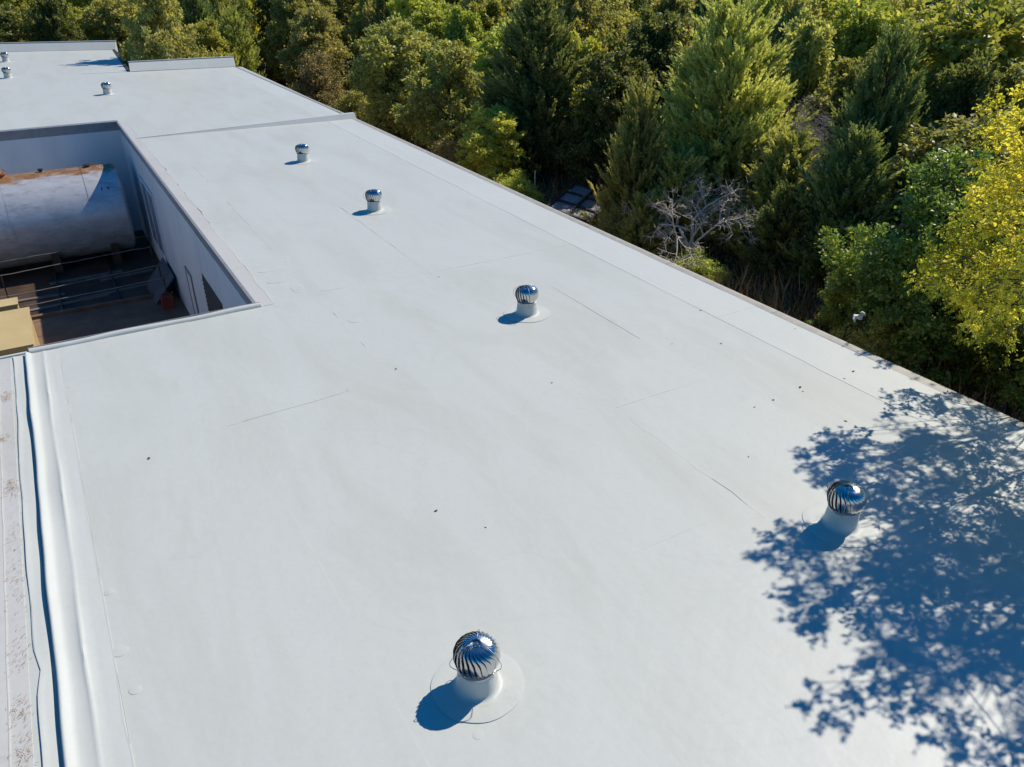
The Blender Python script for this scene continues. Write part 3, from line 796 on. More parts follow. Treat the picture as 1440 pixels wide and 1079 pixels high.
# pine needle litter caught along the old seam
r = np.random.default_rng(5); V = []; F = []
for (yc, n_, sp, xc) in ((12.9,90,.10,-1.42),(11.55,60,.05,-1.5),(10.2,120,.14,-1.42),(9.0,40,.2,-1.40),(8.2,60,.3,-1.4),(7.1,45,.12,-1.40),(6.3,60,.10,-1.42),(5.8,60,.10,-1.42),(5.0,50,.4,-1.45),(9.5,25,2.5,-1.36),(8.5,25,3.0,-1.53)):
    for _ in range(n_):
        x = min(-1.325, xc + r.normal()*.05); y = yc + r.normal()*sp; a = r.uniform(0, 6.28); l = r.uniform(.015,.055); w = .0022
        dx, dy = math.cos(a)*l, math.sin(a)*l; nx_, ny_ = -math.sin(a)*w, math.cos(a)*w; z = .008 + r.uniform(0,.008); o_ = len(V)
        V += [(x-nx_,y-ny_,z),(x+dx,y+dy,z+r.uniform(0,.01)),(x+nx_,y+ny_,z),(x,y,z+.003)]; F += [(o_,o_+1,o_+3),(o_+3,o_+1,o_+2)]
tag(link('pine_needle_litter', np_mesh('pine_needle_litter', V, F, M['litter'])), kind='stuff')

# ------------------------------------------------------------------ vegetation
def unit(a): return a/np.maximum(np.linalg.norm(a, axis=-1, keepdims=True), 1e-9)

def leaves(P, D, Nn, L, W, fold=.18):
    """diamond leaves folded along the midrib: 4 verts, 2 triangles"""
    S = unit(np.cross(D, Nn)); Nn = unit(np.cross(S, D))
    L = L[:,None]; W = W[:,None]
    mid = P + D*L*.45
    V = np.stack([P, mid + S*W*.5 + Nn*W*fold, P + D*L - Nn*L*.08, mid - S*W*.5 + Nn*W*fold], 1)
    n = len(P); b = np.arange(n)[:,None]*4
    F = np.concatenate([b+np.array([[0,1,2]]), b+np.array([[0,2,3]])], 0)
    return V.reshape(-1,3), F

def leaves6(P, D, Nn, L, W, fold=.16):
    """pointed oval leaves: 6 verts, 4 triangles"""
    S = unit(np.cross(D, Nn)); Nn = unit(np.cross(S, D))
    L = L[:,None]; W = W[:,None]
    V = np.stack([P, P+D*L*.28+S*W*.45+Nn*W*fold, P+D*L*.65+S*W*.38+Nn*W*fold, P+D*L-Nn*L*.15,
                  P+D*L*.65-S*W*.38+Nn*W*fold, P+D*L*.28-S*W*.45+Nn*W*fold], 1)
    n = len(P); b = np.arange(n)[:,None]*6
    F = np.concatenate([b+np.array([[0,1,2]]), b+np.array([[0,2,3]]), b+np.array([[0,3,4]]), b+np.array([[0,4,5]])], 0)
    return V.reshape(-1,3), F

def rsph(r, n):
    v = r.normal(size=(n,3)); return unit(v)

def oak_mesh(seed, H=7.5, Rr=2.4, nleaf=42000, low=.10, mat_='leaf_oak', lsize=.20, nlobe=12, tint0=0.0):
    r = np.random.default_rng(seed)
    # lobes round the stem, the big ones carrying smaller ones
    lob = []
    for i in range(nlobe):
        t = (i+.5)/nlobe
        z = H*(low + (1-low)*(.08+.80*t)); prof_ = math.sin(PI*min(1, .18+.80*t))**.7
        a = i*2.4 + r.uniform(-.5,.5); q = Rr*prof_*r.uniform(.25,.86)
        rad = Rr*r.uniform(.22,.52)*(.75+.4*prof_)
        lob.append((q*math.cos(a), q*math.sin(a), z, rad))
    lob.append((r.normal()*.25, r.normal()*.25, H-Rr*.42, Rr*.42))
    cl = []
    for (x,y,z,rad) in lob:
        k = int(16 + 20*rad)
        dirs = rsph(r, k); dirs[:,2] = dirs[:,2]*.8+.12
        sc = rad*r.uniform(.5,1.42,size=(k,1))
        c = np.array([[x,y,z]]) + dirs*sc
        cl.append(np.concatenate([c, unit(dirs), r.uniform(.13,.36,size=(k,1))*(.8+.2*rad)], 1))
    cl = np.concatenate(cl, 0)
    cl = cl[cl[:,2] > H*low*.6]
    w = cl[:,6]**2; w = w/w.sum()
    ci = r.choice(len(cl), nleaf, p=w)
    c = cl[ci]
    off = r.normal(size=(nleaf,3))*np.array([[.55,.55,.40]])
    P = c[:,:3] + off*c[:,6:7]*.95
    out = unit(c[:,3:6]*.8 + off*.5 + np.array([[0,0,.15]]))
    D = unit(out*.6 + rsph(r, nleaf)*.9 + np.array([[0,0,-.15]]))
    Nn = unit(out*.25 + np.array([[0,0,.75]]) + rsph(r, nleaf)*.95)
    L = lsize*r.uniform(.6,1.35,nleaf); W = L*r.uniform(.5,.75,nleaf)
    V, F = leaves(P, D, Nn, L, W, .12)
    ct = r.uniform(-.2,.2,len(cl))
    t = np.clip(.45 + ct[ci] + r.normal(size=nleaf)*.18 + tint0, 0, .95); t = np.where(r.uniform(size=nleaf) < .012, 1.0, t)
    crown = np_mesh('crown', V, F, M[mat_], np.repeat(t, 4))
    tb = MB()
    top = H*.86
    stem = [(r.normal()*.10*i/6, r.normal()*.10*i/6, -.35 + (top+.35)*i/8) for i in range(9)]
    tb.tube(stem, [.17*(1-i/9.5)+.012 for i in range(9)], 7)
    for (x,y,z,rad) in lob:
        z0 = max(.5, z - .9 - .5*math.hypot(x,y)); z0 = min(z0, top*.9)
        f = z0/top*8; i0 = min(7, int(f)); s0 = Vector(stem[i0]).lerp(Vector(stem[i0+1]), f-i0)
        s0 = Vector((s0.x, s0.y, z0)); e = Vector((x,y,z)); mid_ = s0.lerp(e,.55) + Vector((r.normal()*.15, r.normal()*.15, -.12))
        tb.tube([s0, mid_, e], [.065,.045,.02], 5)
        for _ in range(9):
            dd = Vector(rsph(r,1)[0])*rad*r.uniform(.8,1.35); tb.tube([e, e+dd*.5+Vector((0,0,.05)), e+dd], [.018,.011,.005], 4, False)
    return crown, tb.mesh('trunk', M['bark'], True)

def cedar_mesh(seed, H=8.0, Rr=2.3, nbr=330, mat_='leaf_cedar', dens=1.0, leaders=5):
    r = np.random.default_rng(seed)
    Ps=[]; Ds=[]; Ls=[]; T=[]
    tb = MB()
    tb.tube([(0,0,-.3),(.05,.02,H*.3),(-.03,.04,H*.65),(0,0,H*.97)], [.17,.12,.06,.012], 7)
    def plume(p, d, ln, tint, n):
        """feathery spray: narrow twigs leaving a curved axis"""
        t = r.uniform(.05,1,n)
        up = np.array([0,0,1.0])
        ax = p[None] + d[None]*(ln*t)[:,None] + up[None]*(.22*ln*t**2)[:,None]
        sp = unit(d[None]*.95 + up[None]*.3 + rsph(r,n)*.5)
        l = ln*(.16+.34*(1-t))*r.uniform(.7,1.3,n)*.8
        Ps.append(ax + rsph(r,n)*.02); Ds.append(sp); Ls.append(l); T.append(np.clip(tint + (t-.5)*.35 + r.normal(size=n)*.12, 0, 1))
    tops = [(0.0,0.0,H,Rr)]
    for i in range(leaders):
        a = r.uniform(0,6.28); q = Rr*r.uniform(.25,.62); tops.append((q*math.cos(a), q*math.sin(a), H*r.uniform(.55,.86), Rr*r.uniform(.35,.6)))
    for (tx,ty,th,tr) in tops:
        nb = int(nbr*(tr/Rr)**1.2*(th/H))
        bias = r.uniform(.6,1.35,9)
        for i in range(nb):
            f = (i+.5)/nb; z = th*(.05 + .93*f**.85)
            a = r.uniform(0, 6.28)
            rad = tr*(1-(z/th)**1.35)**.85*bias[int(a/6.29*9)]*r.uniform(.55,1.22) + .10
            el = .15 + .75*(z/th)
            d = np.array([math.cos(a), math.sin(a), el*.7]); d /= np.linalg.norm(d)
            b0 = np.array([tx*.9*min(1,z/th*1.2), ty*.9*min(1,z/th*1.2), max(.15, z - rad*.35)])
            if rad > .5 and i % 2 == 0: tb.tube([b0, b0+d*rad*.6, b0+d*rad+np.array([0,0,.1*rad])], [.025,.015,.005], 4, False)
            tint = .40 + r.normal()*.13
            plume(b0 + d*rad*.8, unit((d + np.array([0,0,.75]))[None])[0], r.uniform(.6,1.0)*(.6+.5*min(1,rad)), tint+.12, 30)
            if i % 3 == 0 and rad > .35: plume(b0 + d*rad*.85, unit((d + np.array([0,0,.45]) + rsph(r,1)[0]*.25)[None])[0], r.uniform(.8,1.4)*(.5+.5*min(1,rad)), tint+.15, 40)
            npl = max(2, int((1+4.2*rad)*dens))
            for k in range(npl):
                s = r.uniform(.25,1.0)**.7
                p = b0 + d*rad*s + np.array([0,0,.12*rad*s*s])
                dd = unit((d*1.0 + np.array([0,0,.6]) + rsph(r,1)[0]*.5)[None])[0]
                plume(p, dd, r.uniform(.38,.85)*(.6+.4*min(1,rad)), tint + r.normal()*.18, 17)
    P=np.concatenate(Ps); D=np.concatenate(Ds); L=np.concatenate(Ls); T=np.concatenate(T)
    n=len(P); Nn = unit(rsph(r,n)+np.array([[0,0,.5]]))
    S = unit(np.cross(D,Nn)); W = (.022+.20*L)[:,None]*.9
    tip = P + D*L[:,None] + np.array([[0,0,-.03]])*L[:,None]
    V = np.stack([P - S*W*.5, P + D*L[:,None]*.45 - S*W*.62, tip, P + D*L[:,None]*.45 + S*W*.62], 1).reshape(-1,3)
    b = np.arange(n)[:,None]*4
    F = np.concatenate([b+np.array([[0,1,2]]), b+np.array([[0,2,3]])],0)
    return np_mesh('crown', V, F, M[mat_], np.repeat(T,4)), tb.mesh('trunk', M['bark'], True)

def bare_mesh(seed, H=3.8, Rr=1.9, mat_='bark_pale', depth=5, stems=1, droop=0.0, kids=(3,4)):
    r = np.random.default_rng(seed)
    tr = MB(); tw = MB()
    def grow(p, d, ln, rad, lv):
        n_ = 4; pts=[p]; dd=d
        for i in range(n_):
            dd = (dd + Vector(rsph(r,1)[0])*.22 + Vector((0,0,-droop*(1+lv*.3)))).normalized()
            pts.append(pts[-1] + dd*ln/n_)
        (tr if lv < 2 else tw).tube(pts, [rad*(1-.45*i/n_) for i in range(n_+1)], 6 if lv < 2 else (4 if lv < 4 else 3), lv < 2)
        if lv >= depth: return
        for k in range(r.integers(kids[0], kids[1]+1)):
            f = r.uniform(.35,1.0); q = pts[0].lerp(pts[-1], 0) ; i0 = min(n_-1, int(f*n_)); q = pts[i0].lerp(pts[i0+1], f*n_-i0)
            a = rsph(r,1)[0]; side = (Vector(a) - dd*dd.dot(Vector(a))).normalized()
            nd_ = (dd*.55 + side*.85 + Vector((0,0,.10))).normalized()
            grow(q, nd_, ln*r.uniform(.52,.78), max(.0065, rad*.52), lv+1)
    for s in range(stems):
        a = r.uniform(0,6.28)
        grow(Vector((.15*math.cos(a)*s,.15*math.sin(a)*s,-.2)), Vector((.3*math.cos(a)*(s>0)+.05,.3*math.sin(a)*(s>0),1)).normalized(), H*.52, .075, 0)
    return tr.mesh('trunk', M[mat_], True), tw.mesh('twigs', M[mat_], True)

def shrub_mesh(seed, H=2.2, Rr=1.3, nleaf=15000, mat_='leaf_olive', lsize=.10):
    return oak_mesh(seed, H, Rr, nleaf, .05, mat_, lsize, 9)

PROTO = {}
def proto(key, crown, trunk, names=('crown','trunk')): PROTO[key] = (crown, trunk, names)
for i in range(4): proto('oak%d' % i, *oak_mesh(100+i, 7.5, 2.5, 26000, .10, 'leaf_oak'))
for i in range(4): proto('bright%d' % i, *oak_mesh(200+i, 7.5, 2.4, 26000, .08, 'leaf_bright', .21, 12))
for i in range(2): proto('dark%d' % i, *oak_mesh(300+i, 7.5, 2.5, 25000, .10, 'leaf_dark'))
for i in range(2): proto('near%d' % i, *oak_mesh(700+i, 6.0, 2.3, 60000, .05, 'leaf_glossy', .115, 13))
proto('cedar0', *cedar_mesh(401, 8.0, 2.7, 300, 'leaf_cedar', 1.0, 7))
proto('cedar1', *cedar_mesh(402, 7.5, 2.0, 230, 'leaf_cedar', 1.0, 4))
proto('cedar2', *cedar_mesh(403, 5.0, 1.2, 200, 'leaf_cedar', 1.0, 2))
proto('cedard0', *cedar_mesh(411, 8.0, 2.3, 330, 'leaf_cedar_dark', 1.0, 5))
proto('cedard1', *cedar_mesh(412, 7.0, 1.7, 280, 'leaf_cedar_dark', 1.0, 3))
for i in range(3): proto('shrub%d' % i, *shrub_mesh(500+i, 2.4, 1.4, 15000, ('leaf_olive','leaf_bright','leaf_oak')[i]))
a_, b_ = bare_mesh(606, 3.8, 1.9, 'bark_pale', 5, 2, .02, (3,4)); proto('bare0', b_, a_, ('twigs','trunk'))
a_, b_ = bare_mesh(611, 5.4, 2.0, 'bark_grey', 5, 4, .05, (4,5)); proto('bare1', b_, a_, ('twigs','trunk'))
BASEH = {'near':6.0,'oak':7.5,'bright':7.5,'dark':7.5,'shrub':2.4}
HH = {'cedar0':8.0,'cedar1':7.5,'cedar2':5.0,'cedard0':8.0,'cedard1':7.0,'bare0':3.8,'bare1':6.0}
RR = {'near':2.3,'oak':2.5,'bright':2.4,'dark':2.5,'shrub':1.4,'cedar0':2.7,'cedar1':2.0,'cedar2':1.2,'cedard0':2.3,'cedard1':1.7,'bare0':1.9,'bare1':2.2}
PLACED = []
trr = np.random.default_rng(77)
def tree(name, key, x, y, h, rad, label, cat='tree', group=None, rz=None):
    crown, trunk, nm = PROTO[key]
    st_ = key.rstrip('0123456789')
    bh = HH.get(key, BASEH.get(st_)); br = RR.get(key, RR.get(st_))
    o = thing(name, label, cat, (x, y, float(ground_h(np.array(x), np.array(y)))-.02), trr.uniform(0,6.28) if rz is None else rz, group)
    q = (rad/br); o.scale = (q*trr.uniform(.94,1.06), q*trr.uniform(.94,1.06), h/bh)
    link(nm[1], trunk, o); link(nm[0], crown, o)
    PLACED.append((x, y, rad))
    return o

# trees one can point at
G = None
tree('juniper_tree','cedar0',23.8,23.8,8.5,3.4,'tall olive green juniper with a feathery pointed top, biggest conifer at the wood edge', rz=.6)
tree('juniper_tree','cedar2',19.8,24.2,5.9,1.15,'slim juniper spire at the foot of the tallest juniper')
tree('juniper_tree','cedar2',20.6,22.6,3.6,1.3,'low juniper with upright sprays just behind the bare bleached shrub')
tree('juniper_tree','cedar2',18.9,22.4,2.6,.9,'smallest juniper by the framed panel at the wood edge')
tree('juniper_tree','cedard0',24.8,17.6,8.0,2.0,'dark brownish juniper with a blunt top between the grey tangle and the bright oak')
tree('juniper_tree','cedar2',23.6,19.9,4.7,1.4,'fresh green juniper below the grey leafless tangle')
tree('juniper_tree','cedard1',22.4,16.4,5.3,1.6,'deep green shaded juniper behind the bleached bare shrub, toward the oak')
tree('juniper_tree','cedard1',21.7,18.2,3.4,1.2,'very dark low juniper in the shade beside the bleached bare shrub')
tree('juniper_tree','cedard0',21.9,34.8,8.6,3.1,'tall dark blue green juniper behind the lit oak sapling, half in shade')
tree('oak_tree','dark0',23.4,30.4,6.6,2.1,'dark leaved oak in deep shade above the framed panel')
tree('bare_shrub','bare0',19.9,19.9,4.4,2.5,'bleached leafless shrub with spreading pale twigs at the roof edge', 'bare shrub', rz=2.0)
tree('bare_tree','bare1',26.4,22.0,7.0,2.3,'grey leafless tangle between two junipers', 'bare tree', rz=1.0)
tree('bare_tree','bare1',24.4,20.9,4.2,1.6,'low grey brush of dead twigs below the leafless tangle', 'bare tree', rz=3.0)
tree('oak_tree','bright0',30.9,18.5,8.9,3.3,'widest bright green oak, standing behind the dark brownish juniper')
tree('oak_tree','near0',19.8,11.4,6.0,2.3,'green oak right behind the eave, partly covered by the yellow tree')
tree('oak_tree','near1',19.3,13.1,3.2,1.1,'low round oak sapling at the foot of the green oak near the eave')
tree('oak_tree','near1',20.6,8.6,5.2,2.2,'oak almost hidden behind the yellow autumn tree')
tree('oak_tree','bright1',23.7,34.0,6.9,1.6,'narrow sunlit yellow green oak in front of the dark blue green juniper')
tree('oak_tree','bright2',18.6,33.6,4.1,1.7,'short bright oak at the eave, lowest of the sunlit oaks')
tree('oak_tree','oak3',19.2,39.0,6.6,2.3,'olive oak next to the short bright oak, one of an eave oak pair')
tree('oak_tree','oak1',18.8,45.6,7.1,2.6,'full olive oak beside the eave, opposite the cross curb')
tree('oak_tree','oak0',21.8,71.0,7.6,3.2,'dense olive oak rising behind the pale feathery shrub')
tree('oak_tree','bright3',28.6,42.0,8.0,2.9,'bright topped oak behind the dark blue green juniper')
tree('oak_tree','dark0',27.6,33.4,8.0,2.3,'dark leaved oak in the gap behind the narrow sunlit oak')
tree('oak_tree','dark1',26.0,25.6,7.4,2.0,'shaded dark oak tucked behind the tallest juniper')
tree('oak_tree','bright1',38.6,33.0,9.0,3.2,'yellow green oak showing above the grey leafless tangle')
tree('oak_tree','bright2',35.0,25.8,8.4,2.4,'bright oak between the grey tangle and the widest oak')
tree('olive_shrub','shrub0',17.4,56.0,4.0,2.1,'pale olive feathery shrub at the eave before the far parapet', 'shrub')
tree('olive_shrub','shrub2',17.6,50.2,2.6,1.5,'small dull green shrub under the full olive oak', 'shrub')
tree('bright_shrub','shrub1',18.2,30.4,1.6,1.0,'small lime green bush at the foot of the short bright oak', 'shrub')
tree('bright_shrub','shrub1',19.0,19.2,1.3,1.0,'lime green leafy bush growing under the bleached bare shrub', 'shrub')
tree('bright_shrub','shrub1',17.3,60.6,1.6,.8,'bright yellow green bush beside the pale olive shrub', 'shrub')
tree('dull_shrub','shrub2',18.8,23.5,1.7,1.0,'dull green bush between the framed panel and the bare shrub', 'shrub')
tree('dull_shrub','shrub2',18.4,11.4,1.7,1.1,'small leafy bush by the eave beneath the green oak', 'shrub')
tree('dull_shrub','shrub0',17.6,36.4,2.0,1.3,'olive bush between the short bright oak and the olive oak', 'shrub')
tree('olive_shrub','shrub0',8.9,68.6,4.4,2.2,'grey olive shrub seen over the nearer of the two far parapets', 'shrub')
tree('oak_tree','oak2',8.1,57.3,9.2,2.4,'oak behind the nearer far parapet that shades the roof corner')
tree('oak_tree','bright3',12.2,63.4,6.2,1.9,'yellowish oak with hanging sprays behind the nearer far parapet')
tree('juniper_tree','cedar1',14.2,64.5,6.6,1.8,'olive juniper just behind the end of the nearer far parapet')

# the wood behind: each tree its own object
wr = np.random.default_rng(2024)
kinds_ = ['oak0','oak1','oak2','oak3','bright0','bright1','bright2','bright3','dark0','dark1','cedar0','cedar1','cedard0','cedard1','bare1']
kp = np.array([.11,.11,.11,.10,.09,.09,.08,.07,.06,.06,.02,.02,.02,.02,.02]); kp /= kp.sum()
NAMES = {'oak':('oak_tree','olive green oak','oaks and junipers of the wood'), 'bright':('oak_tree','sunlit bright green oak','oaks and junipers of the wood'),
         'dark':('oak_tree','dark leaved oak','oaks and junipers of the wood'), 'cedar':('juniper_tree','olive juniper','oaks and junipers of the wood'),
         'cedard':('juniper_tree','dark juniper','oaks and junipers of the wood'), 'bare':('bare_tree','grey leafless tree','oaks and junipers of the wood')}
MARKS = [((9.0,66.5),'far parapet end'), ((8.9,68.6),'grey olive shrub'), ((14.2,64.5),'far parapet juniper'), ((17.4,56.0),'pale olive shrub'), ((18.8,45.6),'full olive oak'),
         ((19.2,39.0),'eave oak pair'), ((18.6,33.2),'short bright oak'), ((21.6,34.2),'tall dark juniper'), ((23.7,34.0),'narrow sunlit oak'),
         ((19.8,24.2),'slim juniper spire'), ((23.8,23.8),'tallest juniper'), ((26.4,22.0),'grey leafless tangle'), ((24.8,17.6),'brownish blunt juniper'),
         ((30.9,18.5),'widest bright oak'), ((19.8,11.4),'green oak at the eave'), ((-3,66),'left far parapet')]
ORD = ['first','second','third','fourth','fifth','sixth','seventh','eighth','ninth','tenth','eleventh','twelfth','thirteenth','fourteenth','fifteenth','sixteenth','seventeenth','eighteenth','nineteenth','twentieth','twenty-first','twenty-second','twenty-third','twenty-fourth','twenty-fifth','twenty-sixth','twenty-seventh','twenty-eighth','twenty-ninth','thirtieth']
WOOD = {}
count = 0; tries = 0
while count < 235 and tries < 9000:
    tries += 1
    x = wr.uniform(-12, 78); y = wr.uniform(-2, 100)
    dist_ = math.hypot(x, y); az = math.degrees(math.atan2(x, y))
    if dist_ > 92 or az > 72 or az < -9: continue
    if x < 24.0 and y < 62: continue
    if x < 29 and 18 < y < 36: continue
    if y < 76 - .33*x and x < 11: continue
    if x < 13 and y < 66: continue
    rad = wr.uniform(1.7, 2.9)
    lim = .62 if dist_ < 60 else .78
    if any((x-a)**2+(y-b_)**2 < (lim*(rad+c))**2 for a, b_, c in PLACED): continue
    key = kinds_[wr.choice(len(kinds_), p=kp)]
    st_ = key.rstrip('0123456789')
    h = wr.uniform(6.6, 9.2) if dist_ > 40 else wr.uniform(5.4, 7.8)
    nm, lb, gr = NAMES[st_]
    o = tree(nm, key, x, y, h, rad, lb, 'tree' if st_ != 'bare' else 'bare tree', gr)
    mk = min(MARKS, key=lambda k_: abs(math.degrees(math.atan2(*k_[0])) - az))[1]
    WOOD.setdefault((lb, mk), []).append((dist_, o))
    count += 1
for (lb, mk), lst in WOOD.items():
    for n_, (dd_, o) in enumerate(sorted(lst, key=lambda t_: t_[0])):
        o['label'] = ('single %s behind the %s in the wood' % (lb, mk)) if len(lst) == 1 else ('%s %s behind the %s in the wood' % (ORD[min(n_, 29)], lb, mk))
print('wood trees', count)

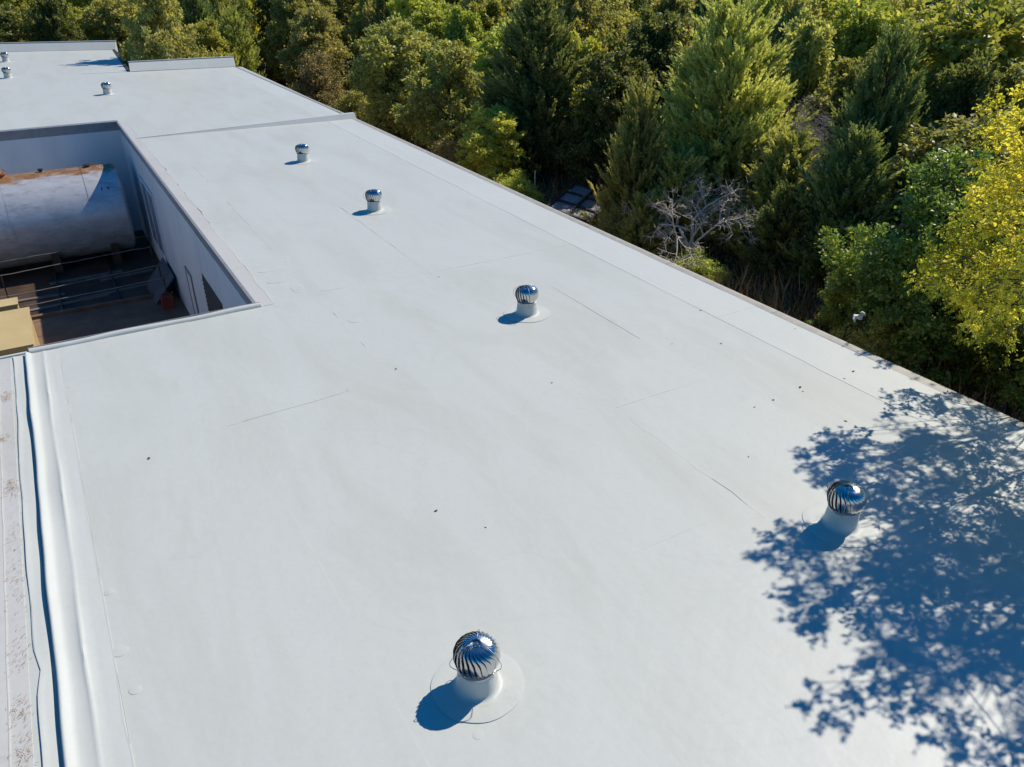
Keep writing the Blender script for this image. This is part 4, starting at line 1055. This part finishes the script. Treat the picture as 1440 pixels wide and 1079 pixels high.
# ------------------------------------------------------------------ the autumn tree that reaches over the roof
CL = np.array([(16.92,4.64,1.33,0.45),(17.22,1.85,2.79,0.44),(12.48,4.79,1.90,0.49),(10.85,2.28,2.08,0.14),(17.33,5.61,-0.00,0.48),(10.98,1.79,-0.38,0.49),(16.73,3.76,3.86,0.29),(11.72,4.85,5.64,0.30),(11.35,3.06,4.42,0.30),(13.84,2.41,1.95,0.30),(14.09,3.64,1.89,0.35),(13.97,5.48,2.86,0.14),(12.62,3.73,3.86,0.32),(10.13,2.92,1.21,0.48),(15.94,7.84,2.98,0.28),(16.16,3.49,3.00,0.45),(14.76,7.96,1.01,0.33),(17.18,6.65,0.48,0.42),(15.63,6.04,5.07,0.37),(15.33,8.33,2.99,0.34),(15.91,6.77,4.56,0.33),(16.03,2.28,1.64,0.31),(15.86,2.92,1.68,0.45),(9.76,2.58,-0.13,0.42),(16.70,5.47,4.68,0.35),(15.33,7.26,2.87,0.46),(14.44,2.52,-1.78,0.35),(16.53,5.41,4.02,0.49),(15.05,5.22,0.46,0.44),(11.81,4.22,1.95,0.39),(16.02,1.60,3.27,0.30),(14.18,4.24,1.92,0.44),(15.10,5.77,3.46,0.48),(12.51,5.78,1.88,0.29),(12.71,1.41,-1.84,0.48),(15.71,2.79,2.58,0.44),(14.08,0.44,0.89,0.35),(11.25,3.38,3.62,0.46),(16.00,6.01,-0.89,0.35),(13.36,5.00,4.88,0.38),(9.20,1.90,0.78,0.14),(15.27,5.13,2.32,0.36),(16.85,5.41,-0.57,0.46),(13.43,7.43,0.89,0.26),(11.36,0.75,-0.65,0.39),(14.44,3.72,-1.47,0.40),(15.25,5.94,1.49,0.46),(15.89,5.83,1.31,0.45),(13.44,6.38,1.64,0.26),(14.26,1.33,-0.42,0.45),(13.99,1.66,0.14,0.46),(15.15,5.20,3.02,0.39),(13.64,6.58,0.75,0.33),(8.58,3.01,3.04,0.14),(14.75,1.14,-1.18,0.44),(14.49,1.71,2.88,0.45),(14.61,7.35,2.83,0.39),(14.97,6.14,1.77,0.43),(11.31,3.40,-0.46,0.40),(11.27,5.23,1.91,0.31),(13.30,0.54,-0.59,0.49),(17.55,4.96,0.77,0.38),(10.69,4.85,2.90,0.31),(13.86,3.54,3.98,0.14),(17.58,2.33,2.63,0.38),(17.60,3.59,2.65,0.48),(16.84,4.84,-0.51,0.28),(15.68,6.28,4.48,0.49),(15.94,6.31,1.14,0.45),(9.76,5.14,2.07,0.11),(15.05,4.91,5.09,0.31),(12.72,2.78,4.86,0.36),(14.46,3.39,1.54,0.50),(17.64,6.21,0.71,0.46),(10.61,2.19,3.99,0.30),(16.01,3.57,0.58,0.36),(12.71,2.13,0.77,0.38),(13.86,2.18,-0.48,0.28),(9.95,4.10,3.19,0.32),(16.34,1.74,4.04,0.41),(13.33,5.59,4.16,0.35),(12.24,3.84,-1.42,0.36),(16.88,2.60,-0.73,0.47),(13.47,6.11,1.28,0.41),(13.30,3.38,0.63,0.36),(16.25,1.34,3.26,0.47),(15.16,6.46,2.78,0.42),(15.41,2.55,3.61,0.41),(13.16,5.39,2.46,0.29),(16.24,2.04,3.34,0.47),(14.24,7.84,1.23,0.31),(15.26,7.05,1.92,0.48),(14.38,3.08,-1.02,0.36),(15.18,4.45,1.76,0.30),(13.48,2.28,1.98,0.34),(14.51,5.58,3.28,0.44),(17.73,4.62,1.77,0.45),(14.45,0.24,0.63,0.49),(13.04,2.61,-1.36,0.44),(14.54,7.86,3.04,0.30),(16.59,3.81,1.22,0.35),(15.23,8.08,0.87,0.33),(10.11,4.28,2.05,0.46),(15.81,2.44,-1.14,0.48),(11.22,3.74,2.79,0.46),(9.48,3.38,2.17,0.47),(14.95,8.07,3.26,0.31),(15.53,2.94,-0.34,0.30),(17.73,4.69,0.46,0.45),(16.60,4.16,4.63,0.47),(15.91,4.31,0.06,0.42),(14.26,4.94,-1.01,0.47),(14.12,1.34,1.10,0.37),(15.36,2.66,0.60,0.35),(14.92,5.11,-1.90,0.31),(12.96,3.20,5.10,0.44),(17.21,6.04,1.81,0.40),(16.16,1.37,-0.12,0.30),(10.75,3.88,1.58,0.34),(14.18,6.94,0.82,0.26),(15.70,4.06,1.99,0.41),(15.65,7.81,1.46,0.32),(13.15,3.56,-0.56,0.30),(15.60,3.77,4.01,0.47),(13.62,0.76,0.11,0.37),(15.45,2.63,-0.75,0.32),(12.73,1.67,-1.50,0.44),(14.10,3.62,5.80,0.44),(16.58,4.61,-1.60,0.44),(16.84,4.24,1.83,0.38),(12.61,1.53,-0.11,0.34),(13.90,4.09,-1.00,0.32),(15.95,6.76,1.03,0.34),(10.25,5.73,2.02,0.26),(17.14,2.14,1.97,0.30),(16.09,5.03,1.48,0.38),(15.49,1.07,2.23,0.30),(15.72,3.88,-0.10,0.36),(13.22,1.24,-0.72,0.42),(13.87,3.53,0.21,0.44),(12.76,1.06,-1.24,0.49),(14.35,1.22,-1.01,0.33),(16.04,2.27,4.43,0.35),(15.67,3.13,0.27,0.43),(13.78,5.75,4.40,0.28),(17.20,5.27,0.67,0.31),(10.33,4.82,3.98,0.47),(16.67,4.27,2.18,0.45),(12.67,5.84,0.73,0.36),(16.50,4.57,4.39,0.49),(13.99,3.43,1.29,0.38),(12.29,4.03,4.36,0.44),(13.33,6.24,0.79,0.29),(12.02,2.84,2.61,0.22),(9.07,2.32,1.70,0.50),(13.06,2.72,5.02,0.27),(13.72,3.28,4.56,0.33),(13.75,5.21,4.25,0.32),(11.74,2.51,3.86,0.32),(11.21,3.64,0.97,0.21),(13.47,7.76,0.97,0.21),(9.55,2.63,4.10,0.11),(10.14,5.13,4.44,0.11),(13.82,6.83,0.78,0.35),(11.01,3.68,5.16,0.42),(10.17,2.91,3.11,0.44),(13.78,7.28,0.36,0.16),(12.79,2.48,4.85,0.14),(15.60,7.96,-0.26,0.34),(13.34,4.90,5.56,0.47),(10.68,3.43,2.96,0.32),(11.24,4.36,2.92,0.47),(9.46,2.68,1.07,0.45),(13.28,3.96,3.47,0.32),(11.65,4.64,1.54,0.42),(15.23,5.51,4.98,0.38),(13.28,5.44,3.51,0.31),(16.44,7.77,0.40,0.23),(14.33,5.91,5.50,0.35),(12.14,3.84,5.80,0.46),(14.96,8.25,3.52,0.26),(13.41,7.35,1.88,0.24),(11.45,4.00,4.47,0.39),(10.84,4.54,2.00,0.47),(8.60,3.95,3.07,0.14),(12.86,2.89,3.45,0.14),(13.84,7.64,1.01,0.30),(13.90,5.07,4.97,0.38),(11.61,2.79,4.52,0.29),(13.28,7.65,0.75,0.25),(13.49,6.53,0.63,0.27),(12.00,3.63,3.79,0.46),(8.92,3.42,2.44,0.44),(9.68,3.97,2.22,0.38),(11.77,3.18,5.41,0.46),(14.46,4.41,5.72,0.48),(10.83,3.43,0.69,0.19),(15.11,7.99,2.34,0.28),(13.94,7.94,0.90,0.22),(9.50,1.88,2.69,0.20),(9.04,4.38,3.35,0.11),(10.21,3.60,1.31,0.40),(12.58,3.16,4.60,0.47),(11.56,3.40,5.01,0.49),(11.22,3.18,2.24,0.31),(15.58,7.63,0.78,0.30),(10.35,4.15,2.65,0.49),(9.26,2.26,0.11,0.31),(13.88,7.69,1.63,0.20),(12.88,4.91,1.85,0.17),(11.21,4.27,2.15,0.41),(12.16,4.51,5.26,0.38),(12.45,2.68,5.04,0.36),(10.09,3.42,4.23,0.32),(9.45,3.05,0.55,0.31),(14.39,5.94,4.97,0.41),(12.92,4.63,5.51,0.35),(13.24,3.73,5.66,0.35),(11.00,5.98,2.66,0.16),(15.66,7.49,-0.56,0.27),(10.69,3.56,3.41,0.35),(14.20,7.33,2.15,0.27),(10.76,4.00,3.80,0.39),(11.96,3.36,2.78,0.36),(9.71,2.41,1.00,0.28),(10.41,3.60,4.56,0.30),(13.43,5.61,3.88,0.28),(9.12,1.80,2.85,0.15),(11.52,2.67,5.47,0.31),(13.50,4.39,5.71,0.44),(13.31,8.03,0.68,0.12),(11.16,5.20,3.32,0.28),(13.59,3.79,4.97,0.40),(11.37,3.17,3.25,0.42),(11.61,5.09,3.44,0.47),(10.13,3.17,0.01,0.14),(13.55,3.40,5.24,0.32),(10.25,3.79,3.61,0.41),(11.03,3.62,2.06,0.42),(14.18,7.27,-0.06,0.13),(13.23,6.51,4.82,0.11),(8.27,2.05,2.44,0.19),(8.93,3.34,3.31,0.29),(15.26,4.06,5.18,0.14),(14.87,7.11,0.19,0.29),(12.70,7.40,1.47,0.12),(12.88,3.48,4.22,0.49),(12.88,2.73,3.98,0.14),(13.72,7.50,2.37,0.12),(9.96,5.09,2.03,0.23),(12.71,4.33,5.64,0.31),(13.36,5.86,5.61,0.14),(13.31,4.66,2.92,0.38),(12.84,6.16,3.08,0.14),(10.28,3.10,2.63,0.29),(10.76,4.44,5.21,0.15),(11.75,3.71,2.83,0.30),(15.30,7.31,-0.52,0.31),(8.67,4.02,2.62,0.31),(12.06,4.32,4.85,0.37),(14.70,7.38,1.52,0.23),(13.74,7.57,0.61,0.37),(15.43,8.43,0.51,0.37),(9.91,5.35,1.97,0.14),(13.35,7.18,0.47,0.12),(14.24,7.24,1.64,0.30),(12.94,6.07,0.58,0.23),(12.17,6.43,3.69,0.09),(12.91,7.51,1.15,0.19),(16.26,7.71,0.91,0.26),(12.03,5.94,1.83,0.23),(11.55,5.85,2.88,0.35),(13.38,6.60,1.15,0.33),(13.79,7.03,1.59,0.28),(15.31,8.21,1.35,0.35),(15.73,8.08,0.13,0.37),(14.83,7.11,1.35,0.23),(14.54,7.50,3.33,0.36),(15.15,6.92,-0.45,0.33),(9.43,4.68,1.97,0.11),(15.75,7.60,-0.09,0.25),(11.74,6.05,1.91,0.11),(11.54,5.53,0.97,0.22),(15.66,8.26,1.60,0.31),(14.05,6.42,0.75,0.30),(12.91,7.28,0.94,0.34),(14.91,7.48,2.45,0.35),(15.30,8.44,2.30,0.12),(10.36,6.11,1.81,0.09),(13.66,6.26,0.19,0.35),(13.73,6.82,1.22,0.29),(13.13,6.46,1.61,0.27),(12.77,5.77,0.91,0.22),(12.95,7.23,0.76,0.20),(14.30,7.69,2.15,0.28),(15.21,7.41,1.75,0.34),(10.83,5.51,2.69,0.31),(14.00,7.32,1.53,0.28),(13.21,7.13,0.67,0.24),(14.39,7.16,2.34,0.37),(13.09,6.37,1.18,0.35),(14.76,8.20,3.50,0.22),(13.15,6.35,0.47,0.31),(14.80,6.69,0.34,0.28),(14.19,7.38,0.29,0.25),(13.30,6.47,0.64,0.28),(16.02,7.50,0.71,0.35),(14.38,7.48,0.93,0.27),(14.33,7.13,-0.11,0.23),(14.35,8.03,0.94,0.16),(10.87,5.84,1.77,0.11),(15.24,8.07,3.11,0.29),(13.50,7.17,1.33,0.21),(12.85,7.29,1.48,0.12),(15.47,8.27,0.95,0.37),(12.27,5.68,1.11,0.11),(12.65,6.35,0.83,0.27),(15.49,7.65,1.73,0.37),(12.87,6.22,0.37,0.23),(13.32,6.99,0.45,0.12),(13.91,7.01,2.38,0.36),(14.85,8.35,0.66,0.19),(14.67,7.07,1.71,0.36),(14.08,7.04,2.14,0.21),(14.05,6.88,0.37,0.34),(12.16,6.14,1.45,0.11),(13.91,7.07,2.62,0.31),(15.68,8.26,1.91,0.33),(13.38,6.86,0.01,0.12),(13.82,6.51,1.15,0.34),(14.95,8.31,1.31,0.23),(14.12,7.20,1.23,0.22),(11.71,6.01,1.15,0.14),(13.90,7.53,2.51,0.12),(14.16,7.64,0.63,0.36),(9.53,5.19,3.40,0.12),(9.41,5.00,3.30,0.14),(9.47,4.86,3.30,0.20),(8.04,3.37,3.40,0.11),(8.27,3.47,3.40,0.12),(8.01,3.19,3.30,0.13),(8.37,3.26,3.30,0.14),(8.27,3.09,3.20,0.12),(8.44,2.92,3.10,0.13),(8.59,3.14,3.20,0.16),(8.78,4.10,3.40,0.16),(8.82,3.96,3.40,0.20),(8.81,4.30,3.30,0.15),(9.08,4.09,3.40,0.20),(8.41,2.55,3.10,0.16),(8.49,2.34,3.10,0.16),(8.66,2.80,3.10,0.18),(8.77,2.59,3.10,0.16),(8.64,2.18,3.10,0.18),(8.93,2.17,3.10,0.18),(8.11,3.11,3.40,0.08),(13.22,6.51,3.10,0.14),(13.55,6.45,3.10,0.16),(13.74,6.21,3.10,0.20),(13.63,5.90,3.10,0.25),(11.20,6.13,3.40,0.12),(11.13,6.08,3.00,0.14),(11.48,6.08,3.00,0.20),(11.32,5.77,3.00,0.22),(11.87,5.85,3.00,0.22),(12.57,5.52,3.10,0.25),(12.83,5.16,3.10,0.30),(10.61,3.61,4.41,0.28),(10.29,4.08,2.12,0.30),(11.58,3.38,2.57,0.31),(11.93,3.51,4.53,0.24),(11.62,4.26,2.20,0.27),(11.18,3.55,4.40,0.23),(12.78,2.87,4.77,0.24),(11.40,4.15,4.04,0.27),(9.71,3.11,2.53,0.32),(9.41,4.17,3.18,0.24),(11.05,4.30,3.27,0.23),(11.87,3.84,2.65,0.36),(12.03,5.11,3.23,0.37),(11.17,2.68,2.57,0.29),(10.28,2.55,3.71,0.23),(10.80,3.88,2.35,0.35),(10.78,2.86,3.63,0.33),(11.91,3.24,4.60,0.34),(10.60,3.42,4.08,0.23),(13.78,3.54,4.25,0.28),(12.95,4.08,4.26,0.30),(12.39,2.71,4.74,0.27),(10.48,3.91,3.91,0.29),(12.94,3.40,2.80,0.30),(11.10,3.22,2.46,0.37),(12.98,3.30,4.48,0.36),(10.27,2.44,3.33,0.30),(9.83,2.57,1.98,0.23),(9.05,3.79,2.86,0.35),(10.38,2.94,2.12,0.36),(10.14,4.96,1.98,0.37),(9.54,3.98,2.59,0.30),(13.41,3.68,3.70,0.31),(11.17,4.51,3.08,0.22),(13.66,4.21,4.21,0.23),(9.91,3.66,3.04,0.31),(11.42,3.78,4.16,0.30),(9.86,2.95,3.64,0.31),(13.89,5.81,4.61,0.32),(11.21,3.76,3.42,0.38),(11.87,2.57,4.66,0.30),(12.70,4.99,3.28,0.33),(12.54,3.18,3.40,0.25),(13.51,3.91,2.76,0.36),(11.08,3.47,3.28,0.27),(10.00,3.04,3.17,0.35),(11.57,4.97,1.91,0.30),(10.63,4.59,2.90,0.29),(12.95,3.11,4.78,0.35),(10.41,4.39,3.42,0.33),(11.47,4.44,1.82,0.38),(10.29,3.32,4.33,0.31),(12.88,4.03,2.28,0.31),(11.65,3.44,3.51,0.36),(13.66,5.02,3.97,0.24),(11.80,3.28,4.00,0.34),(13.05,5.45,4.60,0.34),(10.66,2.85,3.94,0.30),(9.96,2.52,2.53,0.22),(12.03,3.12,3.13,0.26),(11.45,5.04,3.67,0.38),(12.42,4.61,3.26,0.32),(10.60,3.13,4.73,0.34),(11.03,4.40,4.48,0.26),(13.23,5.29,4.22,0.25),(10.78,3.56,2.34,0.34),(13.26,5.09,4.73,0.29),(11.79,6.16,3.66,0.17),(11.76,6.12,4.04,0.11),(11.38,5.44,3.76,0.17),(9.91,4.83,4.03,0.18),(11.82,5.68,3.58,0.21),(10.56,5.07,4.19,0.21),(11.90,5.73,4.03,0.20),(9.95,5.20,4.25,0.12),(10.16,5.14,3.79,0.21),(9.74,4.51,4.08,0.20),(11.57,6.00,3.93,0.14),(10.50,5.20,4.77,0.14),(12.14,5.64,3.68,0.16),(11.89,5.91,4.36,0.18),(11.57,5.59,3.82,0.20),(12.01,6.04,3.98,0.14),(11.96,5.85,3.53,0.19),(11.64,6.24,3.51,0.17),(11.96,6.26,4.24,0.18),(11.63,5.74,4.08,0.17),(11.31,5.62,3.57,0.22),(11.54,5.50,3.59,0.19),(10.29,5.26,3.96,0.17)])
yr = np.random.default_rng(31)
YB = Vector((15.2, 4.6, GZ))
yt = thing('autumn_elm_tree', 'yellow autumn tree reaching over the eave and shading the roof corner', 'tree', YB)
tb = MB()
fork = Vector((15.6, 3.7, -0.4))
tb.tube([(15.2,4.6,GZ-.3),(15.2,4.5,-3.6),(15.4,4.1,-2.0),fork], [.26,.22,.18,.16], 10)
# limbs: group the leaf clusters by direction, then by nearness
cc = CL[:,:3]
seeds = cc[yr.choice(len(cc), 16, replace=False)]
for _ in range(6):
    lab = np.argmin(((cc[:,None]-seeds[None])**2).sum(-1), 1)
    seeds = np.array([cc[lab==k].mean(0) if (lab==k).any() else seeds[k] for k in range(len(seeds))])
twm = MB(); Pl=[]; Dl=[]; Tl=[]
for k in range(len(seeds)):
    mem = np.where(lab==k)[0]
    if not len(mem): continue
    s = Vector(seeds[k]); mid_ = fork.lerp(s,.5) + Vector((0,0,.35))
    tb.tube([fork, mid_, s], [.045,.020,.008], 7)
    for i in mem:
        c = Vector(cc[i]); s1 = mid_.lerp(s, yr.uniform(.1,1.0)); q = s1.lerp(c,.5)+Vector((yr.normal()*.08,yr.normal()*.08,.08)); twm.tube([s1,q,c],[.008,.006,.004],5,False)
        rad = CL[i,3]
        base_out = (c - Vector((13.6,4.5,.6))).normalized()
        ntw = max(4, int(1 + 40*rad))
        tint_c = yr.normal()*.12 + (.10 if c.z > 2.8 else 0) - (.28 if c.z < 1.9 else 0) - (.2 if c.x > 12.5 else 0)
        for _ in range(ntw):
            d = np.array(base_out)*.75 + rsph(yr,1)[0]*.95; d /= np.linalg.norm(d)
            ln = (rad*.8+.06)*yr.uniform(.6,1.75)
            e = c + Vector(d)*ln + Vector((0,0,-.10*ln)); twm.tube([c, c.lerp(e,.55)+Vector((0,0,.04*ln)), e],[.004,.003,.0015],3,False)
            nl = int(5 + 31*ln)
            tt = yr.uniform(.15,1.0,nl)
            p = np.array(c)[None] + d[None]*(ln*tt)[:,None]
            sd_ = unit(np.cross(d[None], rsph(yr,nl)))
            Pl.append(p); Dl.append(unit(d[None]*.55 + sd_*.8 + np.array([[0,0,-.25]])))
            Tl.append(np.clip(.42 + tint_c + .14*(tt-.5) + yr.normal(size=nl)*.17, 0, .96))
P = np.concatenate(Pl); D = np.concatenate(Dl); T = np.concatenate(Tl)
n = len(P); Nn = unit(np.array([[0,0,.8]]) + rsph(yr,n)*.7)
L = yr.uniform(.042,.078,n); W = L*yr.uniform(.48,.62,n)
V, F = leaves6(P, D, Nn, L, W)
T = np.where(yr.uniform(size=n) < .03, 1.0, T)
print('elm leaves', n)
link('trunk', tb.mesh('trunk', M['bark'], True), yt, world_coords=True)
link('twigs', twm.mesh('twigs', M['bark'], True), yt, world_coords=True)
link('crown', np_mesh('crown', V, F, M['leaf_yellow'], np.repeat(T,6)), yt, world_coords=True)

# ------------------------------------------------------------------ weeds and ground cover (nobody could count them)
gr_ = np.random.default_rng(9)
def weeds(n, mat_, name, xr, yr_, hr, wr_, lean=.35):
    x = gr_.uniform(*xr, n); y = gr_.uniform(*yr_, n)
    cl_ = .5+.5*np.sin(x*1.3+np.sin(y*.8)*2)*np.sin(y*1.1+x*.4)
    keep = gr_.uniform(size=n) < (.35+.65*cl_); x=x[keep]; y=y[keep]; n=len(x)
    z = ground_h(x,y)
    D = unit(np.stack([gr_.normal(size=n)*lean, gr_.normal(size=n)*lean, np.ones(n)],1))
    L = gr_.uniform(*hr, n)*(.6+.7*cl_[keep]); W = gr_.uniform(*wr_, n)
    P = np.stack([x,y,z],1); Nn = rsph(gr_, n)
    V,F = leaves(P,D,Nn,L,W,.05)
    tag(link(name, np_mesh(name, V, F, M[mat_], np.repeat(np.clip(.5+gr_.normal(size=n)*.25,0,1),4))), kind='stuff')
weeds(60000,'weed','dead_grass',(12.0,24.5),(0,64),(.25,.85),(.006,.018),.55)
weeds(9000,'weed','dead_weed_stalks',(16.5,24.0),(4,36),(.6,1.3),(.006,.012),.3)
def cover(n, mat_, name, xr, yr_, hmax, keepf):
    x = gr_.uniform(*xr, n); y = gr_.uniform(*yr_, n); k_ = keepf(x,y); x=x[k_]; y=y[k_]; n=len(x)
    cl_ = np.clip(.5+.5*np.sin(x*.8+np.sin(y*.5)*2)*np.sin(y*.7+x*.3)+.25*np.sin(x*2.1)*np.sin(y*1.9),0,1.2)
    z = ground_h(x,y) + gr_.uniform(0,1,n)**1.2*hmax*cl_
    P = np.stack([x,y,z],1); D = unit(rsph(gr_,n)+np.array([[0,0,.3]])); Nn = unit(rsph(gr_,n)*.8+np.array([[0,0,.8]]))
    L = gr_.uniform(.09,.2,n); W = L*.6
    V,F = leaves(P,D,Nn,L,W)
    tag(link(name, np_mesh(name, V, F, M[mat_], np.repeat(np.clip(.4+gr_.normal(size=n)*.2,0,1),4))), kind='stuff')
cover(110000,'cover','undergrowth',(12,80),(-2,100),1.3,lambda x,y: ((x>18.5)|(y>66+.0*x))&(np.hypot(x,y)<90))
cover(26000,'weed','fallen_leaf_litter',(12,30),(0,60),.06,lambda x,y: x>12)
# the wood going on to the skyline, reads as one mass
n = 150000
rr_ = 92 + 160*gr_.uniform(size=n)**1.3; aa = np.radians(gr_.uniform(-40,110,n)); x = rr_*np.sin(aa); y = rr_*np.cos(aa)
cellx = np.floor(x/4.5); celly = np.floor(y/4.5); hsh = np.abs(np.sin(cellx*127.1+celly*311.7)*43758.5453)%1
hx = (x/4.5-cellx-.5)*2; hy_ = (y/4.5-celly-.5)*2
z = GZ + (5.8+3.4*hsh)*np.sqrt(np.clip(1-.45*(hx**2+hy_**2),0.05,1))*gr_.uniform(.55,1,n)
P = np.stack([x,y,z],1); D = unit(rsph(gr_,n)); Nn = unit(rsph(gr_,n)*.7+np.array([[0,0,.9]])); L = gr_.uniform(.4,.75,n)
V,F = leaves(P,D,Nn,L,L*.7)
tag(link('distant_wood', np_mesh('distant_wood', V, F, M['leaf_oak'], np.repeat(np.clip(.3+.4*hsh+gr_.normal(size=n)*.15,0,1),4))), kind='stuff')

# ------------------------------------------------------------------ junk at the wood edge
pal = thing('pallet_heap', 'weathered dark framed panel lying on the ground at the wood edge', 'pallet', (20.2, 28.3, GZ+.45), .55)
mb = MB(); mb.box(-1.2,1.2,-.75,.75,.10,.13); link('panel', mb.mesh('panel', M['pale_sheet']), pal)
for (x0,x1,y0,y1) in ((-1.25,1.25,-.80,-.70),(-1.25,1.25,.70,.80),(-1.25,-1.15,-.7,.7),(1.15,1.25,-.7,.7),(-.45,-.37,-.7,.7),(.37,.45,-.7,.7),(-1.15,1.15,-.04,.04)):
    mb = MB(); mb.box(x0,x1,y0,y1,.06,.20); link('frame_bar', mb.mesh('frame_bar', M['dark_metal']), pal)
pal.rotation_euler = (R(10), R(-7), .55); pal.scale = (1.25,1.35,1.2)
for i,(x,y,a,l,ti,lb) in enumerate(((20.9,31.2,.4,2.6,.12,'grey weathered pole lying above the framed panel'),(21.6,29.8,1.2,2.2,.05,'grey plank leaning on the ground past the framed panel'),(19.8,26.9,-.5,1.9,.08,'short plank lying beside the framed panel by the smallest juniper'))):
    mb = MB(); mb.tube([(-l/2,0,.07),(l/2,0,.07)],.06,8) if i==0 else mb.box(-l/2,l/2,-.10,.10,.02,.06)
    o = link('old_plank' if i else 'wooden_pole', mb.mesh('old_plank', M['wood']), None, (x,y,float(ground_h(np.array(x),np.array(y)))+.05)); o.rotation_euler=(0,ti,a)
    tag(o, lb, 'plank' if i else 'pole')
mb = MB(); mb.tube([(0,0,-.3),(.02,0,.7),(.03,.01,1.45)],[.035,.033,.03],8)
o = link('fence_post', mb.mesh('fence_post', M['bark_pale'], True), None, (19.6,31.3,GZ)); tag(o, 'thin pale upright post beside the eave near the framed panel', 'post')
# scrap of white plastic caught in the oak
r = np.random.default_rng(3); mb = MB(); nn_ = 9
pts = [[((i/8-.5)*.40*(1-.35*abs(j/8-.5))+r.normal()*.008, (j/8-.5)*.26+r.normal()*.008, .05*math.sin(i*.7+j*.5)+.03*math.sin(j*1.3)+r.normal()*.008) for i in range(9)] for j in range(9)]
mb.v = [p for row in pts for p in row] + [(p[0],p[1],p[2]-.012) for row in pts for p in row]
for j in range(8):
    for i in range(8):
        a = j*9+i; mb.f.append((a,a+1,a+10,a+9)); mb.f.append((81+a+9,81+a+10,81+a+1,81+a))
o = link('plastic_scrap', mb.mesh('plastic_scrap', M['white_plastic'], True), None, (14.55,9.73,-1.04)); o.rotation_euler=(R(-35),R(20),.6)
tag(o, 'crumpled white plastic scrap caught in the oak at the eave', 'plastic scrap')
